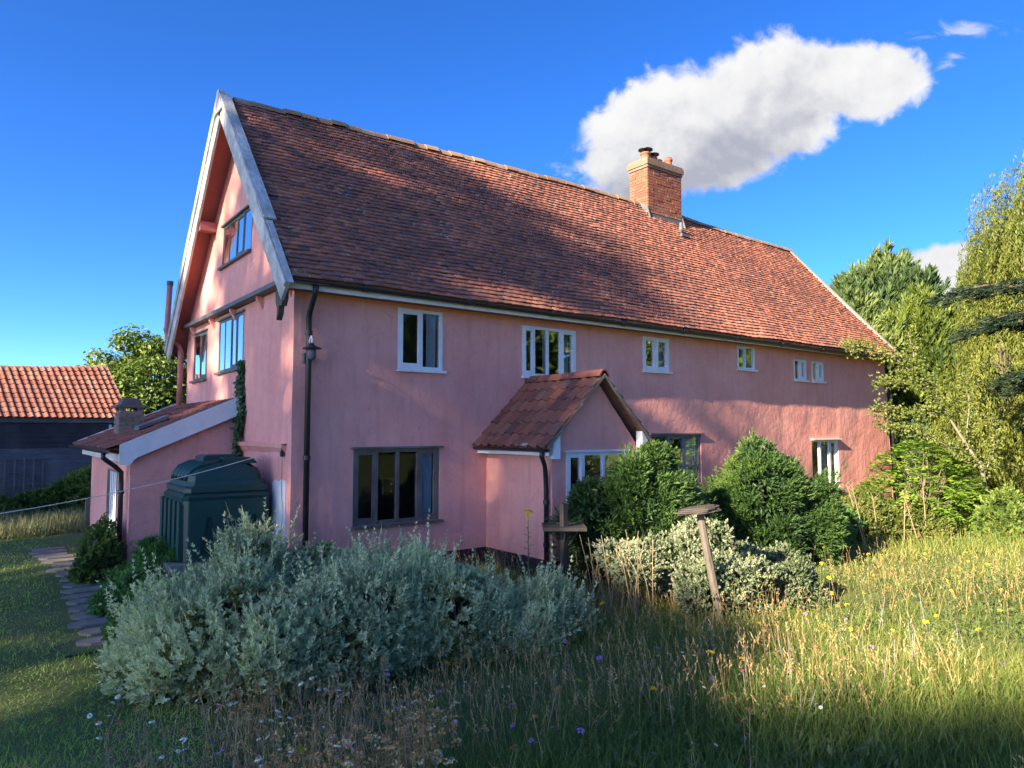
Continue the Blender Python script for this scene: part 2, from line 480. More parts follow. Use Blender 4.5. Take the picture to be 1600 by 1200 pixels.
M['gold_conifer'] = leaf_material('golden_conifer_spray', [(0.042, 0.074, 0.017), (0.102, 0.150, 0.024), (0.180, 0.216, 0.030)], 0.6, 0.22)
M['yew'] = leaf_material('dark_needles', [(0.008, 0.020, 0.011), (0.018, 0.038, 0.018), (0.030, 0.055, 0.024)], 0.55, 0.12)
M['rust'] = leaf_material('rust_foliage', [(0.26, 0.06, 0.02), (0.36, 0.11, 0.04), (0.24, 0.09, 0.05)], 0.7, 0.25, (1, 0.9, 0.7))
M['willow'] = leaf_material('willow_leaf', [(0.051, 0.077, 0.015), (0.111, 0.143, 0.022), (0.170, 0.192, 0.031), (0.221, 0.236, 0.053)], 0.5, 0.38)
M['broad'] = leaf_material('broad_leaf', [(0.044, 0.081, 0.021), (0.097, 0.155, 0.031), (0.155, 0.222, 0.044), (0.222, 0.281, 0.065)], 0.5, 0.32)
M['walnut'] = leaf_material('bright_leaf', [(0.089, 0.167, 0.025), (0.176, 0.291, 0.037), (0.272, 0.387, 0.048)], 0.42, 0.36)
M['sapling'] = leaf_material('sapling_leaf', [(0.092, 0.128, 0.028), (0.158, 0.194, 0.043), (0.224, 0.250, 0.071)], 0.5, 0.36)
M['fern'] = leaf_material('fern_leaf', [(0.043, 0.117, 0.028), (0.088, 0.204, 0.042), (0.144, 0.284, 0.059)], 0.55, 0.3)
M['ivy'] = leaf_material('ivy_leaf', [(0.021, 0.051, 0.020), (0.045, 0.093, 0.028), (0.090, 0.143, 0.042)], 0.35, 0.1)
M['grass'] = leaf_material('meadow_blade', [(0.074, 0.131, 0.025), (0.130, 0.200, 0.035), (0.195, 0.235, 0.049), (0.295, 0.271, 0.074), (0.502, 0.389, 0.140)], 0.6, 0.3)
M['lawn'] = leaf_material('lawn_blade', [(0.167, 0.297, 0.059), (0.287, 0.457, 0.085), (0.421, 0.513, 0.116), (0.651, 0.532, 0.190)], 0.6, 0.3)
M['pale_grass'] = leaf_material('pale_grass', [(0.098, 0.128, 0.048), (0.150, 0.170, 0.080), (0.203, 0.204, 0.112)], .7, .25, (1, 1, .8))
M['weed'] = leaf_material('weed_leaf', [(0.06, 0.10, 0.03), (0.11, 0.15, 0.045), (0.17, 0.19, 0.07)], .6, .3)
M['petal_white'] = mottled('white_petal', (0.78, 0.78, 0.74), (0.70, 0.70, 0.68), 30, 0.6)
M['petal_yellow'] = mottled('yellow_petal', (0.62, 0.46, 0.02), (0.52, 0.36, 0.02), 30, 0.6)
M['petal_mauve'] = mottled('mauve_petal', (0.34, 0.17, 0.44), (0.26, 0.12, 0.36), 30, 0.6)
M['petal_pink'] = mottled('magenta_petal', (0.42, 0.02, 0.17), (0.34, 0.015, 0.13), 30, 0.6)
M['seedhead'] = mottled('brown_seedhead', (0.30, 0.155, 0.055), (0.42, 0.25, 0.10), 30, 0.9)
M['stem'] = mottled('green_stem', (0.09, 0.12, 0.04), (0.12, 0.15, 0.06), 30, 0.7)
M['felt_stem'] = mottled('felted_grey_stem', (0.26, 0.28, 0.24), (0.20, 0.22, 0.18), 30, 0.9)
def ground_material():
    m, t = new_mat('earth_and_thatch')
    co = pos_co(t)
    f = t.noise(co, 0.7, 6, 0.65)
    g = t.noise(co, 9.0, 5, 0.7)
    c = t.mix(t.ramp(f, [(0.35, 0.0), (0.65, 1.0)]), (0.085, 0.125, 0.034), (0.13, 0.155, 0.052))
    c = t.mix(t.math('MULTIPLY', t.ramp(g, [(0.48, 0.0), (0.68, 1.0)]), 0.55), c, (0.13, 0.105, 0.062))
    finish(t, c, 0.95, g, 0.8, 0.03, 0.1)
    return m
M['ground'] = ground_material()

# ------------------------------------------------------------------ ground and path
def axis(parts):
    return np.unique(np.round(np.concatenate([np.arange(a, b, s) for a, b, s in parts]), 3))
gx = axis([(-900, -60, 60), (-60, -12, 4), (-12, 20, 0.25), (20, 60, 4), (60, 961, 60)])
gy = axis([(-900, -60, 60), (-60, -14, 4), (-14, 10, 0.25), (10, 60, 4), (60, 961, 60)])
GX, GY = np.meshgrid(gx, gy, indexing='ij')
V = np.stack([GX, GY, ground_z(GX, GY) + 0.012 * snoise(np.stack([GX, GY], -1), 5, 2.2)], -1).reshape(-1, 3)
ii, jj = np.meshgrid(np.arange(len(gx) - 1), np.arange(len(gy) - 1), indexing='ij')
b = (ii * len(gy) + jj).ravel()
tag(np_obj('ground', V, np.stack([b, b + len(gy), b + len(gy) + 1, b + 1], 1), M['ground'], smooth=True), kind='structure')

rs = np.random.RandomState(3)
path = MB()
pl = [(-2.45 + 0.06 * math.sin(y * 0.7), y) for y in np.arange(-1.5, 6.6, 0.5)]
for (x0, y0), (x1, y1) in zip(pl[:-1], pl[1:]):
    path.quad((x0 - .38, y0, gz(x0, y0) + .016), (x0 + .38, y0, gz(x0, y0) + .016), (x1 + .38, y1, gz(x1, y1) + .016), (x1 - .38, y1, gz(x1, y1) + .016))
path = tag(path.build('path', M['ground']), kind='structure')
for y in np.arange(-1.15, 6.3, 0.43):
    x = -2.42 + 0.06 * math.sin(y * 0.7) + rs.uniform(-.05, .05)
    wd, dp = rs.uniform(.20, .34), rs.uniform(.12, .18)
    pts = []
    for k in range(9):
        a = 2 * math.pi * k / 9
        e = 1 / max(abs(math.cos(a)), abs(math.sin(a))) ** 0.7
        pts.append((x + wd * math.cos(a) * e * rs.uniform(.9, 1.04), y + dp * math.sin(a) * e * rs.uniform(.9, 1.04)))
    z = gz(x, y) + rs.uniform(.02, .04)
    MB().prism(pts, lambda u, v, d, z=z: (u, v, z + d), -.05, 0.012).build('paving_stone', M['stone'], path)

# ------------------------------------------------------------------ farmhouse
house = thing('farmhouse', (0, 0, 0), 'long two-storey farmhouse in faded pink render under a red plain-tile roof', 'house')
L, WD, YR = 17.95, 6.6, 3.12
EAVE_Y, EAVE_Z = -0.45, 4.44
def ridge_z(x):
    return np.interp(x, [-1, 0, 2, 4, 8, 10, 12, 14, 18, 19], [8.33, 8.36, 8.43, 8.45, 8.53, 8.54, 8.48, 8.40, 8.34, 8.33])
def roof_pt(x, s):
    x, s = np.asarray(x, float), np.asarray(s, float)
    rz = ridge_z(x)
    y = EAVE_Y + s * (YR - EAVE_Y)
    z = EAVE_Z + s * (rz - EAVE_Z) - 0.05 * np.sin(np.pi * s) + 0.014 * np.sin(1.7 * x + 5 * s) * np.sin(0.6 * x - 3 * s + 1) - 0.05 * np.clip((x - 15) / 3, 0, 1) * (1 - s)
    return np.stack([x + 0 * s, y + 0 * x, z], -1)

def lean(u, v):
    return 0.30 * max(0, min(1, (u - 14) / 4)) * (1 - v / 4.3) - 0.04
F_front = lambda u, v, d: (u + lean(u, v), -d, v)
F_gable = lambda u, v, d: (-d, u, v)
F_upper = lambda u, v, d: (-0.03 + 0.028 * (v - 4.53) - d, u, v)

def wall(name, F, u0, u1, v0, v1, holes, mat, parent, top=None, step=0.13, amp=0.013, seed=0, reveal=0.2, extra=()):
    us = sorted(set([round(q, 4) for q in np.linspace(u0, u1, max(2, int((u1 - u0) / step) + 1))] + [h[i] for h in holes for i in (0, 1)] + list(extra)))
    vs = sorted(set([round(q, 4) for q in np.linspace(v0, v1, max(2, int((v1 - v0) / step) + 1))] + [h[i] for h in holes for i in (2, 3)]))
    U, Vv = np.meshgrid(us, vs, indexing='ij')
    fade = np.ones_like(U)
    for h in holes:
        dist = np.hypot(np.maximum(np.maximum(h[0] - U, U - h[1]), 0), np.maximum(np.maximum(h[2] - Vv, Vv - h[3]), 0))
        fade = np.minimum(fade, np.clip(dist / 0.3, 0, 1))
    P2 = np.stack([U, Vv], -1)
    Dd = amp * fade * (snoise(P2, seed, 2.2, 2) * 0.8 + 0.25 * snoise(P2, seed + 50, 9.0, 2))
    if top:
        T = np.vectorize(top)(U)
        over = Vv >= T - 1e-6
        Vv = np.minimum(Vv, T)
    else:
        over = np.zeros(U.shape, bool)
    mb = MB()
    n = len(vs)
    mb.v = [tuple(F(U[i, j], Vv[i, j], Dd[i, j])) for i in range(len(us)) for j in range(n)]
    for i in range(len(us) - 1):
        for j in range(n - 1):
            cu, cv = (us[i] + us[i + 1]) / 2, (vs[j] + vs[j + 1]) / 2
            if any(h[0] < cu < h[1] and h[2] < cv < h[3] for h in holes):
                continue
            if over[i, j] and over[i + 1, j]:
                continue
            mb.f.append((i * n + j, (i + 1) * n + j, (i + 1) * n + j + 1, i * n + j + 1))
    for h in holes:
        a, b_, c, d_ = h
        for (p, q) in (((a, c), (b_, c)), ((b_, c), (b_, d_)), ((b_, d_), (a, d_)), ((a, d_), (a, c))):
            mb.quad(F(*p, 0), F(*q, 0), F(*q, -reveal), F(*p, -reveal))
    o = mb.build(name, mat, parent, smooth=False)
    sm = [abs(pg.area) > 0 for pg in o.data.polygons]
    o.data.polygons.foreach_set('use_smooth', sm)
    return o

def curtain(F, u0, u1, v0, v1, d, parent, folds=7):
    n = folds * 6
    mb = MB()
    for k in range(n + 1):
        t = k / n
        u = u0 + (u1 - u0) * t
        dd = d + 0.022 * math.sin(t * folds * 2 * math.pi) + 0.008 * math.sin(t * 17)
        mb.v += [tuple(F(u, v0, dd)), tuple(F(u + 0.01 * math.sin(t * 9), v1, dd * 0.9 + d * 0.1))]
    mb.f = [(2 * k, 2 * k + 2, 2 * k + 3, 2 * k + 1) for k in range(n)]
    return mb.build('curtain', M['curtain'], parent, True)

def window(F, u0, u1, v0, v1, cuts, mat, parent, casements=(), rec=0.012, t=0.05, tm=0.045, sill=0.05, head=None, transom=None, glass='glass', curtains=(), name='window', bars=(), pd=.042):
    """cuts: u positions of the mullions; casements: indices of the lights with an opening sash"""
    mb = MB()
    d0, d1 = rec - 0.075, rec
    mb.fbox(F, u0, u0 + t, v0, v1, d0, d1).fbox(F, u1 - t, u1, v0, v1, d0, d1)
    mb.fbox(F, u0 + t, u1 - t, v1 - t, v1, d0, d1 - .002).fbox(F, u0 + t, u1 - t, v0, v0 + t, d0, d1 - .002)
    win = mb.build(name, mat, parent)
    for c in cuts:
        MB().fbox(F, c - tm / 2, c + tm / 2, v0 + t, v1 - t, d0 + .004, d1 - .004).build('mullion', mat, win)
    if transom:
        MB().fbox(F, u0 + t, u1 - t, transom - .025, transom + .025, d0 + .008, d1 - .008).build('transom', mat, win)
    edges = [u0 + t] + [q for c in cuts for q in (c - tm / 2, c + tm / 2)] + [u1 - t]
    rows = [(v0 + t, v1 - t)] if not transom else [(v0 + t, transom - .025), (transom + .025, v1 - t)]
    for i in range(len(edges) // 2):
        a, b_ = edges[2 * i], edges[2 * i + 1]
        for (r0, r1) in rows:
            s_ = 0.0
            if i in casements:
                s_ = 0.036
                k = MB()
                e0, e1 = rec - .05, rec - .008 + (.012 if rec > 0 else 0)
                k.fbox(F, a, a + s_, r0, r1, e0, e1).fbox(F, b_ - s_, b_, r0, r1, e0, e1)
                k.fbox(F, a + s_, b_ - s_, r1 - s_, r1, e0, e1 - .001).fbox(F, a + s_, b_ - s_, r0, r0 + s_ * 1.3, e0, e1 - .001)
                k.build('casement', mat, win)
            MB().fbox(F, a + s_, b_ - s_, r0 + s_, r1 - s_, rec - pd, rec - pd + .005).build('pane', M[glass], win)
    for bu in bars:
        MB().fbox(F, bu - .009, bu + .009, v0 + t, v1 - t, rec - .05, rec - .028).build('glazing_bar', mat, win)
    if sill:
        MB().fbox(F, u0 - .015, u1 + .05, v0 - .045, v0 - .001, -.06, sill + .02).build('sill', mat, win)
    if head:
        MB().fbox(F, u0 - .05, u1 + .05, v1 + .001, v1 + .03, -.02, head).build('drip_board', mat, win)
    for (a, b_, dd) in curtains:
        curtain(F, a, b_, v0 + .03, v1 - .03, dd, win)
    return win

# openings: u0,u1,v0,v1
W1, W2, W3 = (1.70, 2.53, 3.28, 4.26), (4.22, 5.53, 3.28, 4.20), (7.42, 8.24, 3.54, 4.255)
W4, W5, W6 = (10.68, 11.37, 3.74, 4.29), (13.08, 13.65, 3.58, 4.11), (13.92, 14.49, 3.58, 4.10)
WB, WM, WR = (0.965, 2.49, 0.84, 2.01), (7.63, 9.29, 0.95, 2.20), (13.83, 15.12, 0.72, 2.03)
wall('front_wall', F_front, 0, L, 0.30, 4.40, [W1, W2, W3, W4, W5, W6, WB, WM, WR], M['pink'], house, amp=0.016, seed=11)
MB().box(-.03, L + .26, -.035, .2, -.3, .30).build('plinth', M['plinth'], house)
window(F_front, *W1, [2.13], M['white'], house, casements=(0,), curtains=[(2.30, 2.48, -.14)])
window(F_front, *W2, [4.50, 4.83, 5.16], M['white'], house, casements=(0, 3), curtains=[(5.22, 5.48, -.16), (4.86, 4.93, -.2)])
window(F_front, *W3, [7.82], M['white'], house, casements=(0, 1), tm=.06, curtains=[(8.00, 8.18, -.14)])
window(F_front, *W4, [11.0], M['white'], house, tm=.03, t=.04, curtains=[(11.12, 11.32, -.2)])
window(F_front, *W5, [13.36], M['white'], house, tm=.05, t=.04, casements=(1,))
window(F_front, *W6, [14.2], M['white'], house, tm=.05, t=.04, casements=(1,), curtains=[(14.3, 14.44, -.2)])
window(F_front, *WB, [1.36, 1.73, 2.10], M['oak'], house, casements=(0, 3), rec=-.01, t=.06, tm=.055, sill=.05, head=.07, curtains=[(2.20, 2.44, -.16)])
window(F_front, *WM, [8.22, 8.76], M['grey_frame'], house, casements=(1,), rec=-.03, tm=.06, transom=1.50, head=.06, curtains=[(8.78, 9.25, -.13)])
window(F_front, *WR, [14.28, 14.74], M['white'], house, casements=(2,), rec=-.02, tm=.06, head=.09, curtains=[(14.30, 14.70, -.13)])

# gable end: lower wall, jettied upper gable
G1, G2, G3 = (4.96, 6.03, 3.33, 4.31), (2.53, 4.10, 3.39, 4.37), (2.20, 4.02, 5.40, 6.20)
wall('gable_wall', F_gable, 0, WD, -0.2, 4.54, [G1, G2], M['pink'], house, seed=21, amp=0.018)
def gable_top(y):
    zf = EAVE_Z + (y - EAVE_Y) / (YR - EAVE_Y) * (8.36 - EAVE_Z)
    zb = 8.36 - (y - YR) / (6.95 - YR) * (8.36 - 4.05)
    return min(zf, zb) - 0.07
wall('upper_gable_wall', F_upper, -0.02, WD + .02, 4.53, 8.4, [G3], M['pink'], house, top=gable_top, seed=23, amp=0.014, extra=(YR,))
window(F_gable, *G1, [5.5], M['olive_frame'], house, casements=(0,), rec=.004, pd=.016, t=.042, tm=.032, glass='gable_glass', head=.04, sill=.05)
window(F_gable, *G2, [2.92, 3.30, 3.70], M['olive_frame'], house, casements=(1,), rec=.004, pd=.016, t=.042, tm=.032, glass='gable_glass', head=.04, sill=.05)
window(F_upper, *G3, [2.66, 3.11, 3.57], M['olive_frame'], house, casements=(1,), rec=.004, pd=.016, t=.042, tm=.032, glass='gable_glass', head=.05, sill=.05)
MB().box(-.17, -.02, -.03, WD + .03, 4.475, 4.545).build('jetty_beam', M['olive_frame'], house)
for y in (0.25, 1.55, 3.05, 4.45, 5.95):
    MB().prism([(0, 0), (-.10, 0), (-.10, -.05), (0, -.20)], lambda u, v, d, y=y: (u - .005, y + d, 4.473 + v), -.035, .035).build('jetty_bracket', M['pink'], house)
MB().prism([(0, 0), (.09, 0), (.08, -.06), (0, -.16)], lambda u, v, d: (-u, d, 2.10 + v), 0.28, 2.5).build('wall_ledge', M['pink'], house)
MB().prism([(.22, .35), (.80, .35), (.82, 1.50), (.66, 1.56), (.55, 1.52), (.40, 1.58), (.25, 1.55)], lambda u, v, d: (-d, u, v), -.02, .026).build('bare_plaster_patch', M['plaster'], house)
# remaining walls, floors and spine so that the rooms are dim
MB().quad((L + .26, 0, -.2), (L + .26, WD, -.2), (L - .04, WD, 4.4), (L - .04, 0, 4.4)).build('end_wall', M['pink'], house)
MB().quad((L - .04, 0, 4.4), (L - .04, WD, 4.4), (L - .04, YR, 8.25)).build('end_gable_wall', M['pink'], house)
MB().quad((0, WD, -.2), (L + .2, WD, -.2), (L, WD, 4.5), (0, WD, 4.5)).build('back_wall', M['pink'], house)
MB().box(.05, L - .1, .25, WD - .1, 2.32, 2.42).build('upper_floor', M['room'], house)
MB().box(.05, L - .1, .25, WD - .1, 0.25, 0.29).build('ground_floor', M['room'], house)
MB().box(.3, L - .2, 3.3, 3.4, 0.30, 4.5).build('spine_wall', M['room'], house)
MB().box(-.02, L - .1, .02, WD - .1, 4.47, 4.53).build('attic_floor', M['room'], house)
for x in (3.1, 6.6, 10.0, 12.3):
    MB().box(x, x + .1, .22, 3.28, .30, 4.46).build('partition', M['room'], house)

# roof
xs = np.linspace(-0.30, L + .12, 90)
ss = np.linspace(0.0, 1.0, 16)
X, S = np.meshgrid(xs, ss, indexing='ij')
P = roof_pt(X, S)
P[..., 2] -= 0.045
Pb = np.stack([X, YR + (1 - S) * (6.95 - YR), 4.05 + S * (ridge_z(X) - 4.05) - .045], -1)
def gridf(nu, nv):
    i, j = np.meshgrid(np.arange(nu - 1), np.arange(nv - 1), indexing='ij')
    b = (i * nv + j).ravel()
    return np.stack([b, b + nv, b + nv + 1, b + 1], 1)
deckV, deckF = merge([(P.reshape(-1, 3), gridf(90, 16)), (Pb.reshape(-1, 3), gridf(90, 16))])
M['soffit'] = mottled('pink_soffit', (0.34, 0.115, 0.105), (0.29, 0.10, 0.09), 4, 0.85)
roof = np_obj('roof', deckV, deckF, M['tile'], house)
soff = np_obj('verge_soffit', np.concatenate([(Pb[:4:3] - np.array([0, 0, .02])).reshape(-1, 3)[:], (P[:4:3] - np.array([0, 0, .02])).reshape(-1, 3)]),
              np.concatenate([gridf(2, 16), gridf(2, 16) + 32]), M['soffit'], house)
TW, TL, TT, GAUGE = 0.158, 0.185, 0.016, 0.115
slope_len = 5.30
NC = int(slope_len / GAUGE)
rs = np.random.RandomState(8)
tx, tsx = [], []
for c in range(NC):
    xx = np.arange(-0.29 + (TW / 2 if c % 2 else 0), L + .02, TW + .004)
    tx.append(xx + rs.normal(0, .003, len(xx)))
    tsx.append(np.full(len(xx), c * GAUGE / slope_len) + rs.normal(0, .0007, len(xx)))
tx, tsx = np.concatenate(tx), np.concatenate(tsx)
keep = ~((tx > 10.62) & (tx < 12.02) & (tsx > .93))
tx, tsx = tx[keep], tsx[keep]
A0 = roof_pt(tx + TW / 2, tsx)
A1 = roof_pt(tx + TW / 2, tsx + 0.02)
up = unit(A1 - A0)
ux = unit(roof_pt(tx + TW / 2 + .1, tsx) - A0)
nn = unit(np.cross(ux, up))
tilt = np.radians(12.5) + rs.normal(0, .028, len(tx))
upT = unit(up * np.cos(tilt)[:, None] - nn * np.sin(tilt)[:, None])
nT = unit(np.cross(ux, upT))
roll = rs.normal(0, .03, len(tx))
uxT = unit(ux + nT * roll[:, None])
nT = unit(np.cross(uxT, upT))
org = A0 + nn * (0.018 + rs.normal(0, .0018, len(tx)))[:, None]
# local tile: x across, y up the slope, z out; slight camber
loc = np.array([(-TW / 2, 0, 0), (TW / 2, 0, 0), (TW / 2, TL, 0), (-TW / 2, TL, 0), (-TW / 2, 0, TT), (0, -.004, TT + .004), (TW / 2, 0, TT), (TW / 2, TL, TT), (0, TL, TT + .004), (-TW / 2, TL, TT)])
locF = [(4, 5, 8, 9), (5, 6, 7, 8), (0, 1, 6, 4), (1, 2, 7, 6), (3, 0, 4, 9), (4, 6, 5, 5)]
locF = [(4, 5, 8, 9), (5, 6, 7, 8), (0, 1, 6, 5), (0, 5, 4, 4)]
tile_me = MB()
tile_me.v = [tuple(q) for q in loc]
tile_me.f = [(4, 5, 8, 9), (5, 6, 7, 8), (0, 1, 6, 5, 4), (1, 2, 7, 6), (3, 0, 4, 9)]
tile_me = tile_me.mesh('tile', M['tile'])
camp = np.array(cam.location)
dist = np.linalg.norm(org - camp, axis=1)
order = np.argsort(dist)
near, rest = order[:300], order[300:]
for i in near:
    o = bpy.data.objects.new('tile', tile_me)
    link(o, roof)
    m = Matrix((uxT[i], upT[i], nT[i])).transposed().to_4x4()
    m.translation = Vector(org[i])
    o.matrix_basis = m
Vt = org[rest][:, None, :] + loc[None, :, 0:1] * uxT[rest][:, None, :] + loc[None, :, 1:2] * upT[rest][:, None, :] + loc[None, :, 2:3] * nT[rest][:, None, :]
bidx = (np.arange(len(rest)) * 10)[:, None, None]
qf = np.array([(4, 5, 8, 9), (5, 6, 7, 8), (0, 1, 6, 4), (1, 2, 7, 6), (3, 0, 4, 9)])
Ft = (bidx + qf[None]).reshape(-1, 4)
tag(np_obj('tile_courses', Vt.reshape(-1, 3), Ft, M['tile'], roof, rnd=np.repeat(rs.rand(len(rest)), 5)), kind='stuff')
# ridge tiles
rt = MB()
prof = [(-.13, -.085), (-.085, -.02), (-.04, .018), (0, .03), (.04, .018), (.085, -.02), (.13, -.085)]
n = len(prof)
rt.v = [(x, y, z) for x in (0, .315) for y, z in prof] + [(0, y * .8, z - .022) for y, z in prof]
rt.f = [(i, i + 1, n + i + 1, n + i) for i in range(n - 1)] + [(2 * n + i, 2 * n + i + 1, i + 1, i) for i in range(n - 1)]
rt_me = rt.mesh('ridge_tile', M['ridge'], False)
x = -0.12
while x < L:
    if not (10.45 < x < 12.05):
        o = bpy.data.objects.new('ridge_tile', rt_me)
        link(o, roof)
        dz = float(ridge_z(x + .3) - ridge_z(x))
        o.location = (x, YR + rs.normal(0, .006), float(ridge_z(x)) + .028 + rs.normal(0, .006))
        o.rotation_euler = (rs.normal(0, .04), -math.atan2(dz, .3) + rs.normal(0, .015), rs.normal(0, .02))
        o.scale = (1.0, 1.05, 1.2)
    x += .31

# bargeboards on the gable, weathered white, with a lead-grey capping board
def slope_board(name, x0, x1, a, b_, lo, hi, mat):
    """board between two (y,z) points; lo/hi offsets along the downward normal"""
    mb = MB()
    dy, dz = b_[0] - a[0], b_[1] - a[1]
    k = math.hypot(dy, dz)
    ny, nz = -dz / k, dy / k
    if nz < 0:
        ny, nz = -ny, -nz
    pts = [(a[0] + ny * lo, a[1] + nz * lo), (b_[0] + ny * lo, b_[1] + nz * lo), (b_[0] + ny * hi, b_[1] + nz * hi), (a[0] + ny * hi, a[1] + nz * hi)]
    mb.prism(pts, lambda u, v, d: (d, u, v), x0, x1)
    return mb.build(name, mat, house)
FA, AP, BA = (EAVE_Y - .10, EAVE_Z - .15), (YR, 8.38), (7.0, 4.0)
slope_board('bargeboard', -.355, -.31, FA, AP, -.27, .045, M['barge'])
slope_board('bargeboard', -.355, -.31, BA, (YR - .02, 8.375), -.27, .045, M['barge'])
slope_board('bargeboard_moulding', -.385, -.356, FA, AP, -.03, .055, M['barge'])
slope_board('bargeboard_moulding', -.385, -.356, BA, (YR - .02, 8.375), -.03, .055, M['barge'])
slope_board('verge_capping', -.39, -.20, (0.42, 5.405), (YR, 8.385), .058, .082, M['barge'])
slope_board('verge_capping', -.39, -.20, BA, (YR, 8.385), .058, .082, M['barge'])
slope_board('verge_capping', -.35, -.26, FA, (0.40, 5.38), .046, .062, M['barge'])
MB().prism([(YR - .30, 8.05), (YR + .30, 8.05), (YR + .05, 8.47), (YR - .05, 8.47)], lambda u, v, d: (d, u, v), -.392, -.30).build('finial_block', M['barge'], house)
MB().box(-.30, .06, 4.52, 4.70, 6.22, 6.40).build('purlin_end', M['soffit'], house)
slope_board('verge_board', L + .10, L + .15, (EAVE_Y, EAVE_Z - .05), (YR, 8.34), -.13, .03, M['white'])
slope_board('verge_fillet', L + .02, L + .15, (EAVE_Y, EAVE_Z - .05), (YR, 8.34), .032, .055, M['mortar'])
# carved bracket end, broken and dark, under the corner of the eaves
MB().prism([(-.30, 4.27), (.02, 4.27), (.0, 4.12), (-.06, 4.02), (-.05, 3.86), (-.12, 3.95), (-.15, 4.06), (-.24, 4.04), (-.31, 4.15)],
           lambda u, v, d: (d, u - .06, v), -.33, -.25).build('carved_bracket', M['dark_wood'], house)
# fascia, soffit, gutter
MB().box(-.25, L + .1, -.335, -.300, 4.305, 4.43).build('fascia', M['white'], house)
MB().box(-.25, L + .1, -.299, .03, 4.335, 4.36).build('eaves_soffit', M['soffit'], house)
def gutter(name, p0, p1, out, r=.058, parent=house, mat='black_metal'):
    mb = MB()
    p0, p1, out = Vector(p0), Vector(p1), Vector(out)
    K = 9
    for p in (p0, p1):
        for rr in (r, r - .006):
            for k in range(K):
                a = math.pi * k / (K - 1)
                mb.v.append(tuple(p + out * (rr * math.cos(a)) - Vector((0, 0, 1)) * rr * math.sin(a)))
    for k in range(K - 1):
        mb.f += [(k, k + 1, 2 * K + k + 1, 2 * K + k), (K + k, 3 * K + k, 3 * K + k + 1, K + k + 1), (k, K + k, K + k + 1, k + 1), (2 * K + k, 2 * K + k + 1, 3 * K + k + 1, 3 * K + k)]
    mb.f += [(0, 2 * K, 3 * K, K), (K - 1, 2 * K - 1, 4 * K - 1, 3 * K - 1)]
    return mb.build(name, M[mat], parent)
g = gutter('gutter', (-.22, -.40, 4.435), (L + .1, -.40, 4.36), (0, -1, 0), .064)
for x in np.arange(.9, L, 1.83):
    z = 4.435 - .075 * x / L
    MB().tube([(x - .05, -.40, z - .003), (x + .05, -.40, z - .003)], .070, 12).build('gutter_joint', M['black_metal'], g)
def downpipe(pts, r, clips, mat='black_metal', parent=house):
    o = MB().tube(pts, r, 12).build('downpipe', M[mat], parent, True)
    for c in clips:
        MB().tube([(c[0], c[1], c[2] - .03), (c[0], c[1], c[2] + .03)], r + .012, 12).build('pipe_collar', M[mat], o)
downpipe([(.13, -.40, 4.38), (.13, -.38, 4.27), (.14, -.16, 4.02), (.15, -.10, 3.92), (.155, -.10, 3.6), (.155, -.10, 0.05)], .042, [(.153, -.10, 3.72), (.155, -.10, 1.9)])
downpipe([(L - .05, -.38, 4.32), (L - .03, -.34, 4.24), (L, -.14, 4.02), (L + .02, -.10, 3.9), (L + .26, -.10, 0.05)], .042, [(L + .06, -.10, 3.3), (L + .17, -.10, 1.5)])
downpipe([(-.12, 6.72, 2.6), (-.12, 6.70, 4.04), (-.15, 6.72, 4.14), (-.36, 6.82, 4.32), (-.39, 6.84, 4.44), (-.36, 6.80, 5.50)], .058, [(-.39, 6.84, 4.5), (-.12, 6.70, 4.0)], 'pink_metal')
MB().tube([(-.36, 6.80, 5.48), (-.36, 6.80, 5.57)], .07, 12).build('vent_cowl', M['lead'], house)
MB().tube([(-.20, 7.02, 4.0), (-.05, 6.85, 3.85), (-.05, 6.72, 3.8)], .035, 8).build('back_gutter_end', M['black_metal'], house)

# main chimney: mortar core, bricks one by one, oversailing cap, flashing, pots
CX0, CX1, CY0, CY1, CZ0, CZ1 = 10.68, 12.08, 2.76, 3.40, 7.95, 9.46
core = MB().box(CX0 + .012, CX1 - .012, CY0 + .012, CY1 - .012, CZ0 - .2, CZ1).build('chimney', M['mortar'], house)
def brick_mesh(name, l, h, d, mat):
    mb = MB()
    c = .006
    pts = [(-l / 2, -d, -h / 2), (l / 2, -d, -h / 2), (l / 2, 0, -h / 2), (-l / 2, 0, -h / 2), (-l / 2, -d, h / 2), (l / 2, -d, h / 2), (l / 2, 0, h / 2), (-l / 2, 0, h / 2)]
    return mb.quadbox(pts).mesh(name, mat)
def brick_face(parent, p0, udir, out, wdt, z0, z1, mat, bl=.215, bh=.066, joint=.011, jitter=.003, rs=np.random.RandomState(4)):
    """lay courses on a vertical face; every brick is an object sharing one of a few meshes"""
    cache = {}
    ud, ou = Vector(udir), Vector(out)
    rot = Matrix((ud, -ou, Vector((0, 0, 1)))).transposed().to_4x4()
    k, z = 0, z0
    while z + bh < z1:
        u = -(bl + joint) / 2 if k % 2 else 0.0
        while u < wdt - .02:
            a, b_ = max(u, 0), min(u + bl, wdt)
            ln = round(b_ - a, 2)
            if ln > .04:
                if ln not in cache:
                    cache[ln] = brick_mesh('brick', ln, bh, .03, mat)
                o = bpy.data.objects.new('brick', cache[ln])
                link(o, parent)
                mm = rot.copy()
                mm.translation = Vector(p0) + ud * ((a + b_) / 2) + ou * (rs.normal(0, jitter) - .016) + Vector((0, 0, z + bh / 2))
                o.matrix_basis = mm @ Matrix.Rotation(rs.normal(0, .006), 4, 'Y')
            u += bl + joint
        z += bh + joint
        k += 1
brick_face(core, (CX0, CY0, 0), (1, 0, 0), (0, -1, 0), CX1 - CX0, 8.06, CZ1, M['brick'])
brick_face(core, (CX0, CY1, 0), (0, -1, 0), (-1, 0, 0), CY1 - CY0, 8.29, CZ1, M['brick'])
